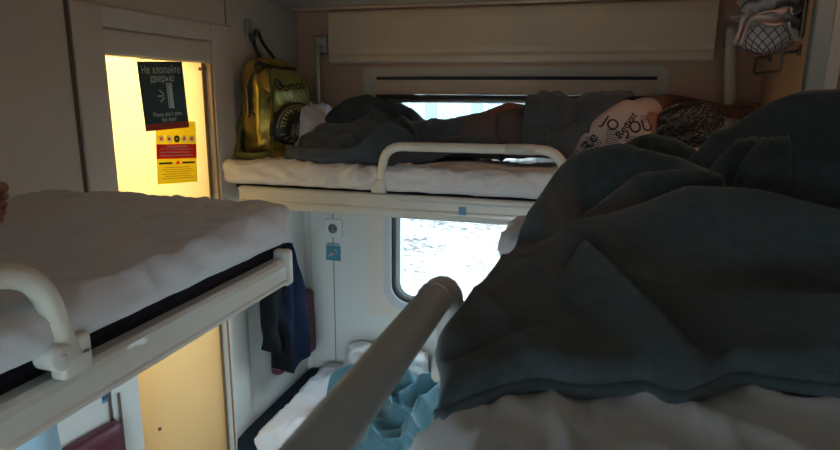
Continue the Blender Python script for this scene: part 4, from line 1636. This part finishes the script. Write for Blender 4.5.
# pale blue towel under the left berth
tl = thing('towel', 'pale blue towel hanging below the left upper berth', 'towel')
mb = MB()
NU, NZ = 40, 30
F_ = []
for j in range(NZ + 1):
    for i in range(NU + 1):
        s, v = i / NU, j / NZ
        y = 0.40 + 0.27 * s + 0.05 * v * (s - .2)
        z = 1.338 - 0.42 * v
        x = -0.80 + 0.024 * math.sin(s * 17 + 2.5 * v) * (0.4 + v) + 0.01 * noise.noise(Vector((s * 4, v * 4, 1)))
        F_.append((x, y, z))
mb.add(F_, [(j * (NU + 1) + i, j * (NU + 1) + i + 1, (j + 1) * (NU + 1) + i + 1, (j + 1) * (NU + 1) + i) for j in range(NZ) for i in range(NU)], BLUECL, True)
o = mb.build('cloth', BLUECL, tl)
s_ = o.modifiers.new('s', 'SOLIDIFY')
s_.thickness = 0.006
bake(o)

# ---------------------------------------------------------------- blue blanket on the lower side berth
def low_base(X, Y):
    z = np.full_like(X, 0.532)
    return z - 0.16 * np.clip((1.728 - Y) / 0.030, 0, 1) ** 1.5


def RZ(*p):
    return [at_z(*q) for q in p]


front = [(-0.93, 1.95), (-0.86, 1.84), (-0.78, 1.74), (-0.68, 1.695), (-0.55, 1.69), (-0.38, 1.70)]
back = [(-0.98, 2.34), (-0.86, 2.37), (-0.74, 2.37), (-0.62, 2.37), (-0.50, 2.37), (-0.38, 2.37)]
ridges = [
    (RZ((321, 397, .59), (326, 385, .63), (337, 372, .67), (352, 366, .69), (368, 364, .69)), .035, 1.2),
    (RZ((332, 392, .60), (338, 382, .63), (348, 377, .64), (352, 384, .62)), .018, 1.2),
    (RZ((385, 372, .66), (398, 365, .69), (408, 370, .68), (415, 380, .63)), .035, 1.3),
    (RZ((420, 380, .65), (432, 374, .68), (446, 370, .69)), .035, 1.3),
    (RZ((386, 386, .63), (388, 398, .63), (396, 410, .62), (414, 417, .60)), .018, 1.2),
    (RZ((364, 415, .61), (372, 432, .60), (388, 441, .59), (410, 438, .58)), .020, 1.2),
    (RZ((402, 447, .57), (408, 425, .61), (418, 405, .64), (432, 391, .66), (446, 381, .67)), .022, 1.2),
    (RZ((398, 395, .63), (408, 388, .64), (420, 385, .63)), .016, 1.2),
    (RZ((345, 410, .60), (355, 420, .60), (366, 428, .59)), .02, 1.2),
]
o = drape('blanket', TEAL, None, front, back, low_base, ridges, 130, 120, th=0.008, rough=0.004, nscale=14, edge=0.035, seed=11.0, k=170, folds=(0.034, 0.11, 2.2),
          hem=(('left', 'front'), PIPING, 0.0042))
tag(o, 'teal blue fleece blanket with pale hem crumpled on the lower side berth', 'blanket')
front = [(-1.00, 2.20), (-0.9, 2.22), (-0.8, 2.24), (-0.7, 2.26)]
back = [(-1.02, 2.37), (-0.9, 2.38), (-0.8, 2.38), (-0.7, 2.38)]
mb = MB()
tt = soft_box(-0.99, -0.62, 2.255, 2.395, 0.532, 0.640, 0.045, 30, 16, 12, crum)
mb.take(tt)
o = mb.build('pillow', SHEET)
tag(o, 'white pillow edge showing behind the teal blanket against the wall', 'pillow')


# ---------------------------------------------------------------- net bag, cloth, hooks on the tan partition
nb = thing('net_bag', 'white bundle in a lilac string net hanging by the tan partition', 'bag')
nc = Vector(at(768, 31, 2.12))
nr = Vector((.088, .075, .072))
mb = MB()
tt = bmesh.new()
bmesh.ops.create_icosphere(tt, subdivisions=4, radius=1.0)
for v in tt.verts:
    n = v.co.normalized()
    q = 1 + 0.07 * noise.noise(n * 2.5)
    v.co = nc + Vector((n.x * nr.x, n.y * nr.y, n.z * nr.z)) * q * .97
mb.take(tt)
mb.build('contents', NETC, nb)
mb = MB()
for k in range(18):
    for sg in (1, -1):
        pts = []
        for s in range(26):
            th_ = PI * (0.04 + 0.92 * s / 25)
            ph = 2 * PI * k / 18 + sg * th_ * .75
            n = Vector((math.sin(th_) * math.cos(ph), math.sin(th_) * math.sin(ph), math.cos(th_)))
            q = 1 + 0.07 * noise.noise(n * 2.5)
            pts.append(nc + Vector((n.x * nr.x, n.y * nr.y, n.z * nr.z)) * q * 1.01)
        mb.tube(pts, 0.0016, n=5)
for dx in (-.02, 0.015, .03):
    mb.tube([nc + Vector((dx, 0, nr.z * .9)), nc + Vector((dx * .3 + .03, .02, nr.z + .05))], 0.003, n=6)
mb.build('net', NETM, nb)

cl = thing('cloth_bundle', 'grey lilac cloth draped over the white net bundle', 'cloth')


def ribbon(pts, w, m, name, parent, seed):
    S = spline(pts, 40)
    mbr = MB()
    vs = []
    nw = 10
    for i, p in enumerate(S):
        p = Vector(p)
        t_ = Vector(S[min(i + 1, 39)]) - Vector(S[max(i - 1, 0)])
        t_.normalize()
        side = t_.cross(Vector((0.15, -1, .35))).normalized()
        nn = t_.cross(side)
        ww = w * (0.7 + 0.5 * math.sin(PI * i / 39)) * (1 + .25 * noise.noise(Vector((i * .2, seed, 0))))
        for j in range(nw + 1):
            s = j / nw - .5
            vs.append(p + side * ww * s + nn * (.014 * math.sin(s * 9 + i * .22 + seed) + .012 * noise.noise(Vector((s * 3, i * .15, seed)))) + side * .012 * noise.noise(Vector((i * .12, s * 2, seed + 5))))
    mbr.add(vs, [(i * (nw + 1) + j, i * (nw + 1) + j + 1, (i + 1) * (nw + 1) + j + 1, (i + 1) * (nw + 1) + j) for i in range(39) for j in range(nw)], m, True)
    o_ = mbr.build(name, m, parent)
    s2 = o_.modifiers.new('s', 'SOLIDIFY')
    s2.thickness = .006
    bake(o_)


ribbon(R((737, 45, 2.04), (742, 32, 2.04), (752, 20, 2.03), (768, 16, 2.02), (782, 18, 2.03), (795, 28, 2.05), (802, 38, 2.06)), .035, CLOTHG, 'fold', cl, 1)
ribbon(R((742, 10, 2.05), (755, 3, 2.04), (772, 4, 2.03), (786, 6, 2.04), (798, 10, 2.06)), .06, CLOTHG, 'fold', cl, 2)
ribbon(R((745, 2, 2.07), (765, -6, 2.06), (785, -4, 2.06), (796, 12, 2.07)), .05, CLOTHG, 'fold', cl, 3)
ribbon(R((733, 20, 2.10), (743, 17, 2.08), (752, 22, 2.06)), .014, CLOTHG, 'tie', cl, 4)

wr = thing('towel_rail', 'dark wire rail fixed low on the tan partition', 'rail')
xp = 0.585


def onp(y, z):
    return (xp - 0.045, y, z)


mb = MB()
mb.tube(arc_path([(xp, 2.330, 1.90), (xp - .045, 2.330, 1.895), (xp - .045, 2.33, 1.842), (xp - .045, 2.03, 1.838), (xp - .045, 2.03, 1.89), (xp, 2.03, 1.895)], 0.012, 5), 0.0045, n=8)
mb.build('wire', DSTEEL, wr)
for y in (2.33, 2.03):
    mb = MB()
    mb.box(xp - .006, xp, y - .012, y + .012, 1.882, 1.912, None, 0.002)
    mb.build('fixing_plate', DSTEEL, wr)
hkk = thing('wall_hook', 'folding steel hook at the top edge of the tan partition', 'hook', 'wall hooks')
mb = MB()
mb.box(xp - .010, xp, 2.015, 2.035, 1.93, 2.08, None, 0.003)
mb.build('plate', DSTEEL, hkk)
mb = MB()
for k in range(3):
    mb.tube(arc_path([(xp - .008, 2.025, 2.05 - .04 * k), (xp - .035, 2.02, 2.035 - .04 * k), (xp - .045, 2.015, 2.055 - .04 * k)], .01, 4), .0045, n=8)
mb.build('prong', STEEL, hkk)

# clear plastic bag in the next bay
pb = thing('plastic_bag', 'clear crinkled plastic bag hanging beyond the grey post', 'bag')
mb = MB()
mb.take(soft_box(0.70, 0.98, 2.02, 2.22, 1.55, 2.02, 0.08, 30, 20, 40, lambda p, n: .022 * (1 - 2 * abs(noise.noise(p * 9))) + .01 * noise.noise(p * 24)))
mb.build('film', PLASTICBAG, pb)
mb = MB()
mb.take(soft_box(0.74, 0.94, 2.06, 2.18, 1.58, 1.86, 0.05, 14, 12, 16, crum))
mb.build('bedding', mat('grey packed bedding', (0.35, 0.37, 0.38), 0.9), pb)
mb = MB()
mb.tube([tuple(q) for q in spline([(0.78, 2.12, 2.0), (0.83, 2.11, 2.06), (0.86, 2.11, 2.10), (0.90, 2.12, 2.0)], 20)], .006, n=8)
mb.build('handle', PLASTICBAG, pb)

# ---------------------------------------------------------------- neighbour on the left berth, only the toes in view
def neighbour():
    t = thing('person', 'person lying on the left berth, only brown toes in view', 'person')
    zb = 1.506
    ax, ay = -1.175, 0.825
    J = [((-1.06, -0.02, zb + .11), (.12, .105)), ((-1.05, -.18, zb + .11), (.11, .10)), ((-1.04, -.36, zb + .12), (.135, .105)), ((-1.03, -.50, zb + .12), (.08, .07)), ((-1.03, -.57, zb + .12), (.05, .05)), ((-1.03, -.68, zb + .12), (.085, .09)),
         ((-1.12, .08, zb + .10), (.085, .085)), ((-1.20, .42, zb + .085), (.055, .055)), ((-1.25, .62, zb + .075), (.050, .050)), ((-1.262, .80, zb + .06), (.034, .034)), ((ax - .01, ay, zb + .045), (.034, .034)), ((ax + .06, ay + .004, zb + .048), (.026, .042)), ((ax + .105, ay + .004, zb + .05), (.018, .044)),
         ((-0.99, .08, zb + .09), (.085, .085)), ((-0.97, .30, zb + .08), (.055, .055)), ((-1.08, .55, zb + .06), (.045, .045)), ((-1.18, .70, zb + .04), (.032, .032)),
         ((-0.90, -.44, zb + .10), (.05, .05)), ((-0.80, -.2, zb + .06), (.038, .038)), ((-0.86, .02, zb + .05), (.028, .028)), ((-1.17, -.44, zb + .10), (.05, .05)), ((-1.21, -.2, zb + .06), (.038, .038)), ((-1.16, .02, zb + .19), (.028, .028))]
    E_ = [(0, 1), (1, 2), (2, 3), (3, 4), (4, 5), (0, 6), (6, 7), (7, 8), (8, 9), (9, 10), (10, 11), (11, 12), (0, 13), (13, 14), (14, 15), (15, 16), (3, 17), (17, 18), (18, 19), (3, 20), (20, 21), (21, 22)]
    for k in range(5):
        z = zb + .012 + .0155 * k
        r = (.0085, .009, .0095, .010, .013)[k]
        ln = (.020, .026, .030, .033, .030)[k]
        a = 12
        for q in (.45, 1.0):
            J.append(((ax + .112 + ln * q, ay - .002 + .004 * k * q - (.004 if q == 1 else 0), z), (r, r)))
            E_.append((a, len(J) - 1))
            a = len(J) - 1
    skin('body', J, E_, SKIN2, t, 2)
    TJ = [((-1.06, -.12, zb + .115), (.125, .112)), ((-1.06, 0, zb + .11), (.128, .112)), ((-1.12, .10, zb + .10), (.096, .096)), ((-1.20, .42, zb + .088), (.070, .070)), ((-1.24, .58, zb + .078), (.064, .064)), ((-0.99, .10, zb + .095), (.096, .094)), ((-0.97, .30, zb + .085), (.070, .070)), ((-1.06, .50, zb + .072), (.06, .06))]
    skin('trousers', TJ, [(0, 1), (1, 2), (2, 3), (3, 4), (1, 5), (5, 6), (6, 7)], BLACKF, t, 2, root=1)
    SJ = [((-1.06, -.10, zb + .118), (.13, .115)), ((-1.05, -.22, zb + .12), (.13, .115)), ((-1.04, -.38, zb + .122), (.148, .118)), ((-1.03, -.49, zb + .12), (.10, .08)), ((-0.88, -.42, zb + .10), (.062, .06)), ((-1.18, -.42, zb + .10), (.062, .06))]
    skin('shirt', SJ, [(0, 1), (1, 2), (2, 3), (3, 4), (3, 5)], SHEETP, t, 2, root=1)
    mbh = MB()
    tt = bmesh.new()
    bmesh.ops.create_icosphere(tt, subdivisions=3, radius=1)
    for v in tt.verts:
        v.co = Vector((-1.03 + v.co.x * .092, -.70 + v.co.y * .085, zb + .10 + v.co.z * .085))
    mbh.take(tt)
    mbh.build('hair', HAIR, t)


neighbour()

# ---------------------------------------------------------------- compartment window behind the camera
win = thing('window_2', 'compartment window behind the camera', 'window')
win['kind'] = 'structure'
mb = MB()
mb.ring((BX0 - .08, BX1 + .08, BZ0 - .08, BZ1 + .08, .04), (BX0 + .01, BX1 - .01, BZ0 + .01, BZ1 - .01, .08), -0.8195, -0.805)
mb.build('surround', TRIM, win)
mb = MB()
mb.box(BX0, BX1, -0.862, -0.858, BZ0, BZ1)
mb.build('pane', PANE, win)
win = thing('window_3', 'corridor window in the next bay', 'window')
win['kind'] = 'structure'
mb = MB()
mb.ring((KX0 - .08, KX1 + .08, HZ0 - .07, HZ1 + .07, .04), (KX0 + .01, KX1 - .01, HZ0 + .01, HZ1 - .01, .08), 2.385, 2.3995)
mb.build('surround', TRIM, win)
mb = MB()
mb.box(KX0, KX1, 2.42, 2.424, HZ0, HZ1)
mb.build('pane', PANE, win)

# ---------------------------------------------------------------- outside
def gravel():
    m = mat('pale track gravel', (0.62, 0.60, 0.56), 0.9, bump=0.0)
    nt = m.node_tree
    b_ = nt.nodes['Principled BSDF']
    tc = nt.nodes.new('ShaderNodeTexCoord')
    v = nt.nodes.new('ShaderNodeTexVoronoi')
    v.inputs['Scale'].default_value = 13
    n = nt.nodes.new('ShaderNodeTexNoise')
    n.inputs['Scale'].default_value = 0.7
    nt.links.new(tc.outputs['Object'], v.inputs['Vector'])
    nt.links.new(tc.outputs['Object'], n.inputs['Vector'])
    r = nt.nodes.new('ShaderNodeValToRGB')
    r.color_ramp.elements[0].position = 0.0
    r.color_ramp.elements[0].color = (0.012, 0.012, 0.012, 1)
    r.color_ramp.elements[1].position = 0.30
    r.color_ramp.elements[1].color = (0.10, 0.097, 0.094, 1)
    sx = nt.nodes.new('ShaderNodeSeparateColor')
    nt.links.new(v.outputs['Color'], sx.inputs[0])
    ad = nt.nodes.new('ShaderNodeMath')
    ad.operation = 'MULTIPLY_ADD'
    ad.inputs[1].default_value = 0.8
    nt.links.new(sx.outputs[0], ad.inputs[0])
    nt.links.new(n.outputs['Fac'], ad.inputs[2])
    sb_ = nt.nodes.new('ShaderNodeMath')
    sb_.operation = 'SUBTRACT'
    sb_.inputs[1].default_value = 0.55
    nt.links.new(ad.outputs[0], sb_.inputs[0])
    nt.links.new(sb_.outputs[0], r.inputs['Fac'])
    nt.links.new(r.outputs['Color'], b_.inputs['Base Color'])
    return m


mb = MB()
mb.box(-60, 60, 2.6, 70, -1.30, -1.2)
struct(mb.build('ground', gravel()), 'bright pale gravel track bed outside the window', 'ground')
mb = MB()
mb.box(-60, 60, -70, -1.0, -1.30, -1.2)
struct(mb.build('ground', bpy.data.materials['pale track gravel']), 'pale gravel on the platform side of the carriage', 'ground')
bd = thing('building', 'pale turquoise station building seen through the top of the window', 'building')
mb = MB()
mb.box(-12, 9, 17.0, 21, -1.2, 3.4)
mb.build('wall', mat('pale turquoise render', (0.09, 0.17, 0.18), 0.8), bd)
mb = MB()
mb.box(-12.4, 9.4, 16.6, 21.4, 3.4, 3.75)
mb.build('roof', mat('grey roof sheet', (0.4, 0.42, 0.44), 0.6), bd)
for k in range(3):
    x = -5.6 + 1.35 * k
    mb = MB()
    mb.ring((x, x + 0.95, 0.2, 1.9, 0.02), (x + .1, x + .85, .3, 1.8, .02), 16.93, 17.0)
    mb.box(x + .44, x + .51, 16.94, 17.0, 0.3, 1.8)
    w_ = mb.build('window', mat('white sash paint', (0.35, 0.35, 0.35), 0.6) if k == 0 else bpy.data.materials['white sash paint'], bd)
    mb = MB()
    mb.box(x + .1, x + .85, 16.98, 16.995, .3, 1.8)
    mb.build('pane', mat('dim window glass', (0.12, 0.2, 0.22), 0.1) if k == 0 else bpy.data.materials['dim window glass'], w_)

# ---------------------------------------------------------------- light
w = bpy.data.worlds.new('sky')
scene.world = w
w.use_nodes = True
bgn = w.node_tree.nodes['Background']
bgn.inputs['Color'].default_value = (0.70, 0.86, 1.0, 1)
bgn.inputs['Strength'].default_value = 8.6
sun = bpy.data.lights.new('sun', 'SUN')
sun.energy = 14
sun.angle = math.radians(3)
sun.color = (1, 0.95, 0.88)
so_ = bpy.data.objects.new('sun', sun)
COL.objects.link(so_)
so_.rotation_euler = (math.radians(28), math.radians(18), 0)


def portal(name, cx, cy, cz, sx, sz, ry):
    l = bpy.data.lights.new(name, 'AREA')
    l.shape = 'RECTANGLE'
    l.size, l.size_y = sx, sz
    l.cycles.is_portal = True
    o_ = bpy.data.objects.new(name, l)
    COL.objects.link(o_)
    o_.location = (cx, cy, cz)
    o_.rotation_euler = (math.radians(90), 0, ry)


portal('daylight_portal', (HX0 + HX1) / 2, 2.48, (HZ0 + HZ1) / 2, HX1 - HX0, HZ1 - HZ0, PI)
portal('daylight_portal', (KX0 + KX1) / 2, 2.48, (HZ0 + HZ1) / 2, KX1 - KX0, HZ1 - HZ0, PI)
portal('daylight_portal', (BX0 + BX1) / 2, -0.91, (BZ0 + BZ1) / 2, BX1 - BX0, BZ1 - BZ0, 0)

# ceiling lamp of the corridor, just outside the frame of this bay
cl_ = thing('ceiling_lamp', 'warm round corridor ceiling lamp above the aisle', 'lamp')
mb = MB()
mb.lathe([(0.11, 0), (0.11, 0.02), (0.08, 0.045), (0.001, 0.05)], (0.85, 1.50, 2.619), (0, 0, -1), emit_mat('warm lamp glass', (1.0, 0.52, 0.30), 18))
mb.build('lamp_glass', None, cl_)

vs = scene.view_settings
vs.view_transform = 'Standard'
vs.look = 'None'
vs.gamma = 1
vs.use_curve_mapping = False
vs.exposure = 0.6
scene.display_settings.display_device = 'sRGB'
cy_ = scene.cycles
cy_.use_denoising = True
cy_.max_bounces = 10
cy_.diffuse_bounces = 6
cy_.transparent_max_bounces = 12
cy_.caustics_reflective = False
cy_.caustics_refractive = False
cy_.sample_clamp_indirect = 8
